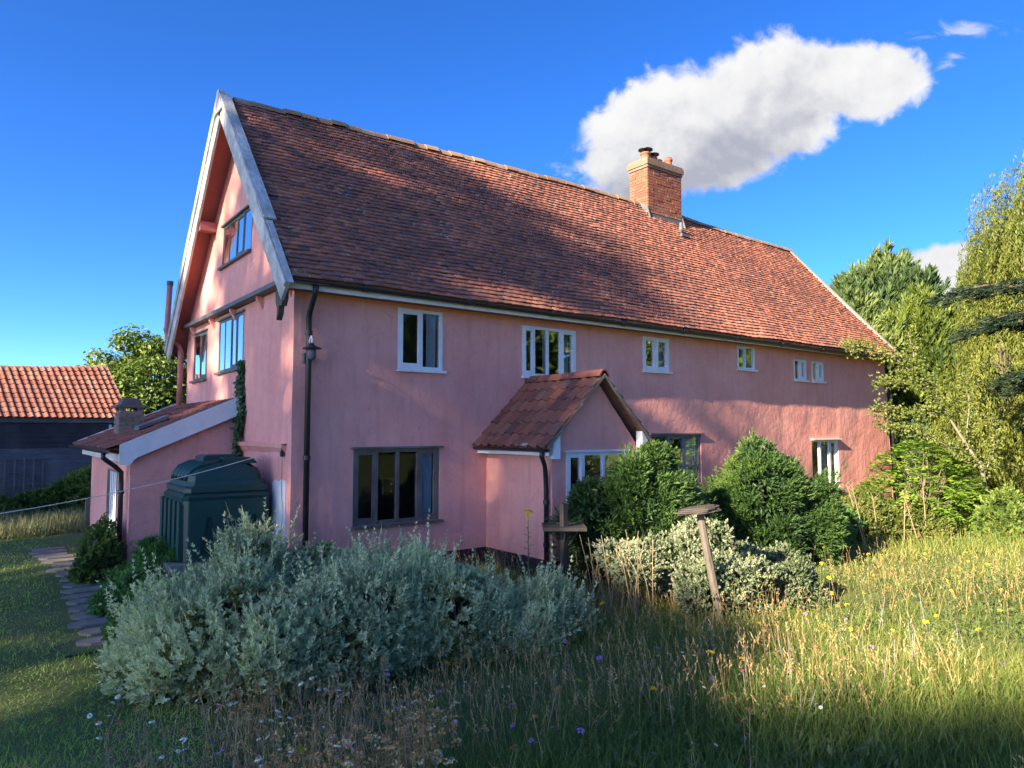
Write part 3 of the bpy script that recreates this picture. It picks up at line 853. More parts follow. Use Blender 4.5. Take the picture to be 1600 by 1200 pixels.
MB().box(CX1 - .014, CX1 + .012, CY0 + .01, CY1, CZ0, CZ1).build('chimney_side', M['brick'], core)
for k, (e, z0, z1) in enumerate(((.03, 0, .07), (.06, .071, .21), (.035, .211, .265))):
    MB().box(CX0 - e, CX1 + e, CY0 - e, CY1 + e, CZ1 + z0, CZ1 + z1).build('chimney_cap', M['cap'], core)
MB().box(CX0 - .03, CX1 + .03, CY0 - .03, CY0 + .05, 8.20, 8.235).build('oversailing_course', M['cap'], core)
MB().prism([(2.42, 7.62), (CY0 - .035, 7.99), (CY0 - .035, 8.17), (CY0 - .005, 8.17), (CY0, 7.9), (2.42, 7.58)], lambda u, v, d: (d, u, v), CX0 - .08, CX1 + .10).build('lead_apron', M['lead'], core)
MB().prism([(2.60, 7.86), (3.12, 8.44), (3.12, 8.62), (2.74, 8.34)], lambda u, v, d: (d, u, v), CX0 - .025, CX0 - .004).build('lead_flashing', M['lead'], core)
MB().prism([(2.60, 7.86), (3.12, 8.40), (3.12, 8.56), (2.74, 8.28)], lambda u, v, d: (d, u, v), CX1 + .02, CX1 + .04).build('lead_flashing', M['lead'], core)
zt = CZ1 + .265
for (x, y, r, h, cowl) in ((10.88, 3.0, .135, .24, True), (11.27, 3.08, .12, .22, True), (11.60, 3.14, .10, .20, False), (11.86, 3.02, .11, .29, False)):
    pot = MB().lathe((x, y, zt), [(r * 1.05, 0), (r * 1.02, h * .2), (r * .92, h * .3), (r * .84, h * .55), (r * .9, h * .75), (r * 1.08, h * .8), (r * 1.08, h * .95), (r * .9, h)], 16).build('chimney_pot', M['pot'], core, True)
    if cowl:
        MB().lathe((x, y, zt + h), [(.045, 0), (.05, .03), (.04, .075), (.06, .08), (r * 1.5, .075), (r * 1.5, .09), (r * .8, .115), (.02, .125)], 16).build('cowl', M['black_metal'], pot)
    else:
        MB().lathe((x, y, zt + h), [(r * .8, 0), (r * .9, .03), (r * .4, .07), (.02, .08)], 12).build('pot_hood', M['pot'], pot)
vp = roof_pt(11.62, .80)
MB().lathe((vp[0], vp[1], vp[2] - .05), [(.05, 0), (.05, .14), (.065, .15), (.065, .24), (.05, .25), (.05, .36), (.035, .38)], 14).build('vent_pipe', M['lead'], house, True)
MB().box(vp[0] - .16, vp[0] + .16, vp[1] - .17, vp[1] + .02, vp[2] - .10, vp[2] - .03).build('vent_flashing', M['lead'], house)

# ------------------------------------------------------------------ pantile roofs (porch, lean-to, barn)
def pantile_mesh(name, wd, ln, roll, mat, th=.014, segs=8):
    mb = MB()
    pr = []
    for k in range(segs + 1):
        t = k / segs
        z = roll * (0.5 + 0.5 * math.cos(2 * math.pi * (t - .22))) ** 1.5
        pr.append((t * (wd + .012) - wd / 2, z))
    mb.v = [(x, 0, z + th) for x, z in pr] + [(x, ln, z + th) for x, z in pr] + [(x, .004, z - .006) for x, z in pr]
    n = segs + 1
    mb.f = [(k, k + 1, n + k + 1, n + k) for k in range(segs)] + [(2 * n + k, 2 * n + k + 1, k + 1, k) for k in range(segs)]
    return mb.mesh(name, mat, False)
def lay_tiles(parent, me, p0, ud, sd, nu, ns, du, ds, rs, name='tile', lift=.02, sag=None, skip=None, tilt=4.0):
    ud, sd = Vector(ud).normalized(), Vector(sd).normalized()
    nd = ud.cross(sd)
    up = sd * math.cos(R(tilt)) - nd * math.sin(R(tilt))
    nt = ud.cross(up)
    for j in range(ns):
        for i in range(nu):
            if skip and skip(i, j):
                continue
            o = bpy.data.objects.new(name, me)
            link(o, parent)
            m = Matrix((ud, up, nt)).transposed().to_4x4()
            q = Vector(p0) + ud * (du * (i + .5) + rs.normal(0, .003)) + sd * (ds * j + rs.normal(0, .005)) + nd * (lift + rs.normal(0, .0025))
            if sag:
                q.z += sag(q)
            m.translation = q - wloc(parent)
            o.matrix_basis = m @ Matrix.Rotation(rs.normal(0, .012), 4, 'Z')

# porch
PX0, PX1, PYF = 3.40, 5.30, -1.75
PC = (PX0 + PX1) / 2
rs = np.random.RandomState(12)
wall('porch_side_wall', lambda u, v, d: (PX0 - d, u, v), PYF, -.0, 0.30, 2.04, [], M['pink'], house, seed=31, amp=.008)
wall('porch_side_wall', lambda u, v, d: (PX1 + d, u, v), PYF, -.0, 0.30, 2.04, [], M['pink'], house, seed=32, amp=.008)
WP = (3.68, 5.04, 0.97, 1.95)
F_porch = lambda u, v, d: (u, PYF - d, v)
wall('porch_front_wall', F_porch, PX0, PX1, 0.30, 3.2, [WP], M['pink'], house, top=lambda u: 2.03 + 1.09 * (1 - abs(u - PC) / .95), seed=33, amp=.008, extra=(PC,))
window(F_porch, *WP, [4.05, 4.50], M['white'], house, casements=(0,), head=.05, curtains=[(3.74, 3.80, -.12)], name='porch_window')
MB().box(PX0 - .03, PX1 + .03, PYF - .03, -.036, -.3, .30).build('porch_plinth', M['plinth'], house)
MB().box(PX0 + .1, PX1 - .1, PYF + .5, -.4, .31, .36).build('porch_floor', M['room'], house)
ez, rzp = 2.03, 3.17
pr = MB()
pr.quad((3.16, -1.93, ez), (PC, -1.93, rzp), (PC, -.0, rzp), (3.16, -.0, ez)).quad((5.54, -1.93, ez), (5.54, 0, ez), (PC, 0, rzp), (PC, -1.93, rzp))
proof = pr.build('porch_roof', M['porch_tile'], house)
pm = pantile_mesh('porch_tile', .215, .36, .045, M['porch_tile'], .02)
lay_tiles(proof, pm, (3.14, 0.0, ez - .02), (0, -1, 0), (PC - 3.16, 0, rzp - ez), 9, 6, .2145, .274, rs, tilt=5.5)
lay_tiles(proof, pm, (5.56, -1.93, ez - .02), (0, 1, 0), (PC - 5.54, 0, rzp - ez), 9, 6, .2145, .274, rs, tilt=5.5)
pr_me = MB()
pr_me.v = [(x, y * .95, z * 1.05) for x in (0, .33) for y, z in prof] + [(0, y * .75, z - .025) for y, z in prof]
pr_me.f = [(i, i + 1, n + i + 1, n + i) for i in range(n - 1)] + [(2 * n + i, 2 * n + i + 1, i + 1, i) for i in range(n - 1)]
n = len(prof)
pr_me.f = [(i, i + 1, n + i + 1, n + i) for i in range(n - 1)] + [(2 * n + i, 2 * n + i + 1, i + 1, i) for i in range(n - 1)]
pr_me = pr_me.mesh('porch_ridge_tile', M['porch_tile'])
for k in range(6):
    o = bpy.data.objects.new('porch_ridge_tile', pr_me)
    link(o, proof)
    o.location = (PC + rs.normal(0, .004), -1.95 + .325 * k, rzp + .075 + rs.normal(0, .004))
    o.rotation_euler = (0, 0, math.pi / 2)
M['verge_mortar'] = tile_material('lichened_mortar', [(0.0, (0.10, 0.09, 0.08)), (1.0, (0.17, 0.155, 0.13))], 0.4)
for sx, ex in ((1, 3.16), (-1, 5.54)):
    mb = MB()
    mb.prism([(ex, ez - .02), (PC, rzp - .02), (PC, rzp + .035), (ex, ez + .035)], lambda u, v, d: (u, d, v), -1.955, -1.91)
    mb.build('porch_verge', M['verge_mortar'], house)
    MB().prism([(ex + sx * .14, 1.86), (ex + sx * .28, 1.86), (ex + sx * .28, 2.28), (ex + sx * .14, 2.13)], lambda u, v, d: (u, d, v), -1.90, -1.76).build('kneeler_block', M['white'], house)
MB().box(3.20, 3.22, -1.90, -.01, 1.91, 2.01).build('porch_fascia', M['white'], house)
MB().box(5.48, 5.50, -1.90, -.01, 1.91, 2.01).build('porch_fascia', M['white'], house)
gutter('porch_gutter', (3.15, -1.93, 2.02), (3.15, -.02, 2.02), (-1, 0, 0), .055)
gutter('porch_gutter', (5.55, -1.93, 2.02), (5.55, -.02, 2.02), (1, 0, 0), .055)
downpipe([(3.15, -1.80, 1.99), (3.15, -1.80, 1.90), (3.26, -1.74, 1.76), (3.31, -1.70, 1.60), (3.335, -1.68, 1.4), (3.335, -1.68, .06)], .036, [(3.335, -1.68, 1.2), (3.335, -1.68, .55)])

# lean-to
LX, LY0, LY1 = -1.68, 2.65, 7.20
wall('lean_to_wall', lambda u, v, d: (u, LY0 - d, v), LX, -.0, -.2, 2.75, [], M['pink'], house, top=lambda u: 2.62 + .44 * u, seed=41, amp=.012)
wall('lean_to_side_wall', lambda u, v, d: (LX - d, u, v), LY0, LY1, -.2, 1.80, [(3.85, 4.95, -.05, 1.60)], M['pink'], house, seed=42, amp=.012)
wall('lean_to_back_wall', lambda u, v, d: (u, LY1 + d, v), LX, -.0, -.2, 2.75, [], M['pink'], house, top=lambda u: 2.62 + .44 * u, seed=43, amp=.012)
door = MB().box(LX + .03, LX + .07, 3.90, 4.90, -.03, 1.56).build('door', M['white'], house)
for y in (4.1, 4.3, 4.5, 4.7):
    MB().box(LX + .024, LX + .03, y - .004, y + .004, 0, 1.55).build('door_groove', M['grey_frame'], door)
MB().tube([(LX + .02, 4.82, .8), (LX - .02, 4.82, .8), (LX - .03, 4.74, .8)], .012, 8).build('handle', M['black_metal'], door)
fr = MB().box(LX - .01, LX + .08, 3.85, 3.90, -.05, 1.60).box(LX - .01, LX + .08, 4.90, 4.95, -.05, 1.60).box(LX - .01, LX + .08, 3.9, 4.9, 1.56, 1.60)
fr.build('door_frame', M['old_wood'], house)
lez, lrz = 1.98, 2.84
lroof = MB().quad((-2.0, 2.52, lez), (-2.0, 7.3, lez), (0, 7.3, lrz), (0, 2.52, lrz)).build('lean_to_roof', M['porch_tile'], house)
lm = pantile_mesh('lean_to_tile', .235, .36, .03, M['porch_tile'])
lay_tiles(lroof, lm, (-2.03, 7.3, lez - .01), (0, -1, 0), (2.0, 0, lrz - lez), 20, 7, .238, .305, rs)
MB().prism([(0.0, 2.90), (-1.86, 2.07), (-1.86, 1.75), (-1.70, 1.75), (-1.66, 1.82), (-1.60, 1.87), (0.0, 2.58)], lambda u, v, d: (u, d, v), 2.50, 2.54).build('lean_to_bargeboard', M['white'], house)
MB().prism([(0.0, 2.92), (-1.95, 2.07), (-1.95, 2.0), (0.0, 2.80)], lambda u, v, d: (u, d, v), 7.29, 7.33).build('lean_to_bargeboard', M['white'], house)
MB().box(-1.86, -1.82, 2.56, 7.25, 1.80, 1.92).build('lean_to_fascia', M['white'], house)
gutter('lean_to_gutter', (-2.05, 2.48, 1.985), (-2.05, 7.32, 1.985), (-1, 0, 0), .055)
downpipe([(-2.05, 2.75, 1.95), (-2.05, 2.75, 1.86), (-1.85, 2.85, 1.70), (-1.77, 2.90, 1.62), (-1.765, 2.90, 1.4), (-1.765, 2.90, .03)], .038, [(-1.765, 2.90, 1.3)])
MB().prism([(-1.42, 2.30), (-.95, 2.50), (-.95, 2.56), (-1.42, 2.36)], lambda u, v, d: (u, d, v), 3.6, 4.05).build('rooflight', M['lead'], house)
lc = MB().box(-1.51 + .012, -1.11 - .012, 5.0 + .012, 5.55, 1.9, 2.66).build('lean_to_chimney', M['mortar'], house)
brick_face(lc, (-1.51, 5.0, 0), (1, 0, 0), (0, -1, 0), .40, 2.0, 2.66, M['brick_grey'])
brick_face(lc, (-1.51, 5.55, 0), (0, -1, 0), (-1, 0, 0), .55, 1.95, 2.66, M['brick_grey'])
MB().box(-1.58, -1.04, 4.92, 5.63, 2.72, 2.77).build('cap_slab', M['slate'], lc)
for cx, cy in ((-1.46, 5.06), (-1.16, 5.06), (-1.46, 5.49), (-1.16, 5.49)):
    MB().box(cx - .05, cx + .05, cy - .05, cy + .05, 2.66, 2.72).build('cap_leg', M['brick_grey'], lc)
MB().prism([(-1.50, 2.771), (-1.12, 2.771), (-1.18, 2.90), (-1.44, 2.90)], lambda u, v, d: (u, d, v), 5.05, 5.50).build('cap_block', M['slate'], lc)

# ------------------------------------------------------------------ barn beyond the lean-to
BX1, BX0, BY, BEZ = 0.36, -9.0, 17.0, 2.62
barn = thing('barn', (BX1, BY, 0), 'black weatherboarded barn with an orange pantile roof', 'barn')
rs = np.random.RandomState(22)
MB().box(BX0, BX1 - .02, BY + .03, BY + 4.6, -.3, BEZ).build('barn_wall', M['tar'], barn)
MB().quad((BX1 - .015, BY + .03, BEZ), (BX1 - .015, BY + 4.6, BEZ), (BX1 - .015, BY + 2.3, 4.5)).build('barn_gable', M['tar'], barn)
z, k = -.1, 0
while z < BEZ - .05:
    h = rs.uniform(.15, .19)
    x = BX0
    while x < BX1:
        x2 = min(x + rs.uniform(2.2, 4.5), BX1)
        a, b_ = rs.normal(0, .006), rs.normal(0, .006)
        p = [(x, BY - .012, z + a), (x2 - .006, BY - .012, z + b_), (x2 - .006, BY + .028, z + b_), (x, BY + .028, z + a),
             (x, BY + .008, z + h + .02 + a), (x2 - .006, BY + .008, z + h + .02 + b_), (x2 - .006, BY + .028, z + h + .02 + b_), (x, BY + .028, z + h + .02 + a)]
        MB().quadbox(p).build('board', M['tar'] if z > 1.52 + .1 * math.sin(x) else M['silver_board'], barn)
        x = x2
    z += h
    k += 1
MB().box(BX0, BX1 + .08, BY - .10, BY - .06, BEZ - .10, BEZ + .04).build('eaves_board', M['silver_board'], barn)
MB().box(-.10, -.03, BY - .05, BY - .014, 2.32, 2.46).build('wall_light', M['white'], barn)
bsag = lambda q: -.22 * max(0.0, min(1.0, (q.y - (BY - .15)) / 2.45)) * math.sin(math.pi * min(1, max(0, (BX1 - q.x) / 7.5)))
broof = MB()
N = 24
for k in range(N):
    xa, xb = BX0 + (BX1 + .1 - BX0) * k / N, BX0 + (BX1 + .1 - BX0) * (k + 1) / N
    za, zb = [4.56 + bsag(Vector((q, BY + 2.3, 0))) for q in (xa, xb)]
    broof.quad((xa, BY - .15, 2.66), (xb, BY - .15, 2.66), (xb, BY + 2.3, zb), (xa, BY + 2.3, za))
    broof.quad((xa, BY + 2.3, za), (xb, BY + 2.3, zb), (xb, BY + 4.75, 2.66), (xa, BY + 4.75, 2.66))
broof = broof.build('barn_roof', M['pantile'], barn)
bm = pantile_mesh('pantile', .20, .33, .028, M['pantile'], .022)
WLOC[broof.name] = Vector((BX1, BY, 0))
broof.matrix_parent_inverse = Matrix.Translation(-Vector((BX1, BY, 0)))
NU = 25
lay_far = lambda i, j: False
WLOC[broof.name] = Vector((0, 0, 0))
lay_tiles(broof, bm, (BX1 + .12 - NU * .203, BY - .18, 2.655), (1, 0, 0), (0, 2.45, 1.90), NU, 11, .203, .283, rs, name='pantile', sag=bsag, tilt=6.5)
pv, pf, o_ = [], [], 0
bmv = np.array([v.co[:] for v in bm.vertices])
bmf = np.array([p.vertices[:] for p in bm.polygons])
sd = np.array([0, 2.45, 1.90]) / math.hypot(2.45, 1.9)
nd = np.cross([1, 0, 0], sd)
for j in range(11):
    for i in range(20):
        q = np.array([BX1 + .12 - NU * .203 - .203 * (i + .5), BY - .18, 2.655]) + sd * .283 * j + nd * .02
        q[2] += bsag(Vector(q))
        pv.append(q + bmv[:, :1] * np.array([1, 0, 0]) + bmv[:, 1:2] * (sd - nd * .07) + bmv[:, 2:] * nd)
        pf.append(bmf + o_)
        o_ += len(bmv)
tag(np_obj('pantile_courses', np.concatenate(pv), np.concatenate(pf), M['pantile'], broof, rnd=np.repeat(rs.rand(len(pv)), len(bmf))), kind='stuff')
for k in range(24):
    o = bpy.data.objects.new('ridge_tile', rt_me)
    link(o, broof)
    x = BX1 + .1 - .34 * (k + 1)
    q = Vector((x, BY + 2.3, 0))
    o.location = (x, BY + 2.3, 4.60 + bsag(q))
    o.rotation_euler = (0, rs.normal(0, .02), 0)
    o.scale = (1.09, .9, 1)
MB().prism([(BY - .17, 2.64), (BY + 2.3, 4.55), (BY + 2.3, 4.63), (BY - .17, 2.72)], lambda u, v, d: (d, u, v), BX1 + .11, BX1 + .15).build('verge_board', M['old_wood'], barn)
barn.rotation_euler = (0, 0, R(10))
tr = thing('trellis', (-2.4, BY - .1, 0), 'bleached wooden trellis standing against the barn boards', 'trellis')
for x in (-2.95, -2.70, -2.45, -2.20, -1.96):
    MB().box(x - .02, x + .02, BY - .085, BY - .055, -.05, 1.42 + rs.normal(0, .02)).build('upright', M['silver_board'], tr)
for z in (.25, .62, 1.0, 1.38):
    MB().box(-3.0, -1.9, BY - .054, BY - .03, z - .018, z + .018).build('slat', M['silver_board'], tr)

_d = Matrix.Rotation(R(10), 3, 'Z') @ Vector((-2.4 - BX1, -.1, 0))
tr.location = (BX1 + _d.x, BY + _d.y, 0)
tr.rotation_euler = (0, 0, R(10))

# ------------------------------------------------------------------ oil tank on its slabs
TX0, TX1, TY0, TY1 = -1.36, -0.06, 0.60, 2.02
tk = thing('oil_tank', (-.7, 1.3, .46), 'dark green ribbed plastic oil tank standing against the gable wall', 'oil tank')
mb = MB()
def ring(e, z, c=.10):
    a0, a1, b0, b1 = TX0 + e, TX1 - e, TY0 + e, TY1 - e
    return [(a0 + c, b0, z), (a1 - c, b0, z), (a1, b0 + c, z), (a1, b1 - c, z), (a1 - c, b1, z), (a0 + c, b1, z), (a0, b1 - c, z), (a0, b0 + c, z)]
def loft(mb, rings, cap=True):
    b = len(mb.v)
    n = len(rings[0])
    for r in rings:
        mb.v += r
    for i in range(len(rings) - 1):
        for j in range(n):
            mb.f.append((b + i * n + j, b + i * n + (j + 1) % n, b + (i + 1) * n + (j + 1) % n, b + (i + 1) * n + j))
    if cap:
        mb.f.append(tuple(b + (len(rings) - 1) * n + j for j in range(n)))
body = MB()
rg = [ring(.045, .46, .06), ring(.045, 1.30, .06), ring(.03, 1.345, .07), ring(.095, 1.41, .08)]
loft(body, rg)
# front and end skins proud of the body, with tapered recesses left open between them
def panel(mb, F, u0, u1, v0, v1, hole, d0, d1):
    a = [(u0, v0), (u1, v0), (u1, v1), (u0, v1)]
    for i in range(4):
        p, q, hp, hq = a[i], a[(i + 1) % 4], hole[i], hole[(i + 1) % 4]
        mb.quad(F(*p, d1), F(*q, d1), F(*hq, d1), F(*hp, d1))
        mb.quad(F(*hp, d1), F(*hq, d1), F(*hq, d0), F(*hp, d0))
        mb.quad(F(*p, d0), F(*q, d0), F(*q, d1), F(*p, d1))
Ft_ = lambda u, v, d: (u, TY0 + .045 - d, v)
xm = (TX0 + TX1) / 2
for (a, b_) in ((TX0 + .11, xm), (xm, TX1 - .11)):
    c = (a + b_) / 2 + (.0 if a < xm - .01 else .08)
    panel(body, Ft_, a, b_, .47, 1.295, [(c - .11, .56), (c + .09, .56), (c + .035, 1.06), (c - .035, 1.06)], .004, .047)
tb = body.build('tank_body', M['tank'], tk)
for y in (TY0 + .16, TY0 + .44, TY0 + .72, TY0 + 1.0, TY0 + 1.27):
    MB().prism([(y - .075, .47), (y + .075, .47), (y + .065, 1.25), (y + .04, 1.29), (y - .04, 1.29), (y - .065, 1.25)], lambda u, v, d: (TX0 + .045 - d, u, v), -.01, .05).build('rib', M['tank'], tk)
mb = MB()
loft(mb, [ring(.06, 1.411, .08), ring(.06, 1.475, .08), ring(.10, 1.50, .08), ring(.11, 1.56, .1)])
mb.build('rim', M['tank'], tk)
mb = MB()
def dome(e0, e1, z, c):
    a0, a1, b0, b1 = TX0 + e0, TX1 - e1, TY0 + .16, TY1 - .16
    k = max(0, (z - 1.62) * .5)
    b0 += k
    b1 -= k
    return [(a0 + c, b0, z), (a1 - c, b0, z), (a1, b0 + c, z), (a1, b1 - c, z), (a1 - c, b1, z), (a0 + c, b1, z), (a0, b1 - c, z), (a0, b0 + c, z)]
loft(mb, [dome(.13, .13, 1.56, .08), dome(.14, .14, 1.64, .08), dome(.20, .17, 1.73, .09), dome(.32, .26, 1.79, .1), dome(.46, .34, 1.83, .1)])
mb.build('lid', M['tank'], tk)
for y in (TY0 + .30, TY0 + .50, TY0 + .70, TY0 + .90, TY0 + 1.10):
    MB().tube([(TX0 + .125, y, 1.57), (TX0 + .13, y, 1.64), (TX0 + .20, y, 1.735), (TX0 + .34, y, 1.80), (TX0 + .62, y, 1.845)], [.04, .042, .042, .04, .03], 8).build('lid_rib', M['tank'], tk, True)
MB().prism([(-.98, 1.78), (-.42, 1.78), (-.44, 1.90), (-.50, 1.925), (-.92, 1.925), (-.97, 1.90)], lambda u, v, d: (u, d, v), 1.05, 1.55).build('hatch', M['tank'], tk)
MB().prism([(-.78, 1.80), (-.25, 1.80), (-.30, 1.87), (-.38, 1.895), (-.74, 1.895)], lambda u, v, d: (u, d, v), .84, 1.04).build('fill_cover', M['tank'], tk)
base = thing('slab_stack', (-.7, 1.3, 0), 'low stack of pale paving slabs carrying the oil tank', 'slabs')
rs = np.random.RandomState(31)
for k in range(3):
    for (x0, x1) in ((-1.50, -.78), (-.76, -.03)):
        for (y0, y1) in ((.48, 1.28), (1.30, 2.10)):
            e = rs.uniform(-.03, .03, 4)
            MB().box(x0 + e[0] * (x0 < -1), x1 - .005, y0 + e[1], y1 - .005, -.12 + k * .193, .065 + k * .193).build('slab', M['stone'], base)
# ------------------------------------------------------------------ wall lamp, washing line
lamp = thing('wall_lamp', (.15, -.19, 3.40), 'small barn-style wall lamp with a round metal shade and clear glass', 'lamp')
MB().tube([(.15, -.10, 3.50), (.15, -.16, 3.62), (.15, -.20, 3.66), (.15, -.24, 3.62), (.15, -.24, 3.54)], .012, 8).build('bracket_arm', M['white'], lamp, True)
MB().lathe((.15, -.24, 3.47), [(.135, 0), (.14, .008), (.08, .035), (.035, .055), (.03, .08), (.01, .085)], 20).build('shade', M['black_metal'], lamp, True)
MB().lathe((.15, -.24, 3.31), [(.02, 0), (.045, .012), (.058, .05), (.06, .12), (.05, .158)], 16).build('glass_jar', M['lamp_glass'] if 'lamp_glass' in M else M['lead'], lamp, True)
MB().box(.09, .21, -.10, -.02, 3.28, 3.42).build('back_box', M['lead'], lamp)
post_xy = (-3.80, 1.40)
P0, P1 = Vector((-.06, .33, 2.02)), Vector((post_xy[0], post_xy[1], 1.17))
line = [P0.lerp(P1, t) - Vector((0, 0, .10 * 4 * t * (1 - t))) for t in np.linspace(0, 1, 24)]
tag(MB().tube(line, .0055, 6).build('washing_line', M['rope']), 'thin white washing line strung across the oil tank from the gable wall', 'washing line')
hk = thing('line_pulley', (0, .32, 2.02), 'small dark pulley hook on the gable wall holding the washing line', 'pulley')
MB().tube([(0.0, .26, 2.09), (-.06, .29, 2.08), (-.07, .32, 2.03), (-.05, .34, 1.97)], .010, 8).build('hook', M['black_metal'], hk, True)
MB().tube([(-.075, .33, 1.95), (-.045, .33, 1.95)], .045, 14).build('wheel', M['black_metal'], hk)
MB().tube([(-.05, .34, 1.93), (-.03, .40, 1.6), (-.045, .34, 1.3), (-.035, .30, 1.1), (-.03, .38, .8)], .003, 5).build('loose_cord', M['black_metal'], hk)
wp = thing('line_post', (*post_xy, 0), 'wooden post on the lawn holding the far end of the washing line', 'post')
MB().tube([(*post_xy, -.2), (post_xy[0] + .01, post_xy[1], 1.25)], [.05, .045], 10).build('post_shaft', M['old_wood'], wp)

# ------------------------------------------------------------------ bird tables
bt = thing('bird_table', (2.78, -2.72, 0), 'dark timber bird table with a square tray beside the porch downpipe', 'bird table')
MB().box(2.74, 2.82, -2.76, -2.68, -.2, 1.30).build('post', M['dark_wood'], bt)
tray = lambda u, v, d: (2.78 + u * .8 + v * .6, -2.72 - u * .6 + v * .8, .97 + d)
tb_ = MB().fbox(tray, -.27, .27, -.25, .25, 0, .02).build('tray', M['dark_wood'], bt)
for (u0, u1, v0, v1) in ((-.285, .285, -.27, -.25), (-.285, .285, .25, .27), (-.29, -.27, -.25, .25), (.27, .29, -.25, .25)):
    MB().fbox(tray, u0, u1, v0, v1, -.012, .034).build('tray_edge', M['dark_wood'], tb_)
for sx, sy in ((1, 0), (-1, 0), (0, 1), (0, -1)):
    a = tray(sx * .06, sy * .06, -.25)
    b_ = tray(sx * .22, sy * .22, -.01)
    MB().tube([a, b_], .014, 6).build('brace', M['dark_wood'], bt)

M['bird_post'] = wood_material('grey_weathered_post', (0.15, 0.125, 0.10), (0.075, 0.062, 0.05), (0.21, 0.185, 0.15), (9, 9, 1), 3.0)
lt = thing('leaning_bird_table', (3.07, -5.06, gz(3.07, -5.06)), 'weathered leaning post with a rough bark slab on top among the variegated shrub', 'bird table')
zt = gz(3.07, -5.06)
MB().tube([(3.07, -5.06, zt - .25), (3.02, -5.05, zt + .2), (2.93, -5.03, .75), (2.84, -5.01, 1.15), (2.79, -5.0, 1.40)], [.050, .047, .046, .043, .042], 8).build('post', M['bird_post'], lt)
rs = np.random.RandomState(17)
slab = MB()
for lay, (zo, sc) in enumerate(((0, .92), (.018, 1.0), (.036, .95), (.05, .7))):
    pts = []
    for k in range(14):
        a = 2 * math.pi * k / 14
        r = (.26 if k % 2 else .235) * sc * rs.uniform(.9, 1.1)
        pts.append((r * math.cos(a) * 1.0, r * math.sin(a) * .62))
    slab.prism(pts, lambda u, v, d, zo=zo: (2.775 + u * .8 + v * .6, -5.0 - u * .6 + v * .8, 1.385 + zo + d + u * .13), 0, .016)
slab.build('bark_slab', M['dark_wood'], lt)

# ------------------------------------------------------------------ foliage generators
def mound_points(mounds, n, rs, bump=0.14, freq=3.2, seed=1, inner=0.0, zmin=None):
    """points and outward normals on a union of lumpy ellipsoids"""
    m = np.array(mounds, float)
    area = m[:, 3] * m[:, 4] + (m[:, 3] + m[:, 4]) * m[:, 5]
    P, N = [], []
    tot = 0
    while tot < n:
        k = rs.choice(len(m), n, p=area / area.sum())
        d = unit(rs.normal(size=(n, 3)))
        c, r = m[k, :3], m[k, 3:6]
        p = c + d * r
        rr = 1 + bump * snoise(p, seed, freq, 3)
        if inner:
            rr = rr * (1 - inner * rs.rand(n) ** 1.5)
        p = c + d * r * rr[:, None]
        nv = unit(d / r)
        ok = np.ones(n, bool)
        for j in range(len(m)):
            q = np.linalg.norm((p - m[j, :3]) / m[j, 3:6], axis=1)
            ok &= (q > (0.86 if not inner else 0.5)) | (k == j)
        ok &= p[:, 2] > (ground_z(p[:, 0], p[:, 1]) + .02 if zmin is None else zmin)
        P.append(p[ok])
        N.append(nv[ok])
        tot += ok.sum()
    return np.concatenate(P)[:n], np.concatenate(N)[:n]
def tuft(P, A, rs, k, L, W, spread, curl=0.2, base=0.0):
    """k leaves round every shoot: P shoot tips, A shoot axes"""
    n = len(P)
    A = unit(A)
    s1 = unit(np.cross(A, rs.normal(size=(n, 3))))
    s2 = np.cross(A, s1)
    V, F, o = [], [], 0
    Ps, Ds, Ns, Ls, Ws = [], [], [], [], []
    for i in range(k):
        a = 2.399 * i + rs.uniform(0, .8, n)
        rad = s1 * np.cos(a)[:, None] + s2 * np.sin(a)[:, None]
        sp = spread * (0.45 + 0.75 * i / max(k - 1, 1)) * rs.uniform(.7, 1.3, n)
        D = unit(A + rad * sp[:, None])
        Ps.append(P - A * (base * i / max(k - 1, 1)) + 0 * D)
        Ds.append(D)
        Ns.append(unit(A - rad * .2 + rs.normal(size=(n, 3)) * .25))
        f = rs.uniform(.7, 1.2, n)
        Ls.append(L * f)
        Ws.append(W * f)
    return leaves(np.concatenate(Ps), np.concatenate(Ds), np.concatenate(Ns), np.concatenate(Ls), np.concatenate(Ws))
def clumpy(P, seed, freq, rs, spread=0.22):
    """leaf tone 0..1: varies by patch of growth (young / old shoots) and by leaf"""
    return np.clip(0.5 + 0.28 * snoise(P, seed, freq, 2) + rs.normal(0, spread, len(P)), 0, 1)
def stems(name, base, tips, rs, r0, r1, mat, parent, sag=.15):
    mb = MB()
    for t in tips:
        b_ = Vector(base) + Vector(rs.normal(0, .08, 3) * np.array([1, 1, 0]))
        t = Vector(t)
        mid = b_.lerp(t, .5) + Vector(rs.normal(0, sag, 3))
        mb.tube([b_, b_.lerp(mid, .6), mid, mid.lerp(t, .55), t], [r0, r0 * .85, (r0 + r1) / 2, r1 * 1.3, r1], 6)
    return mb.build(name, mat, parent, True)

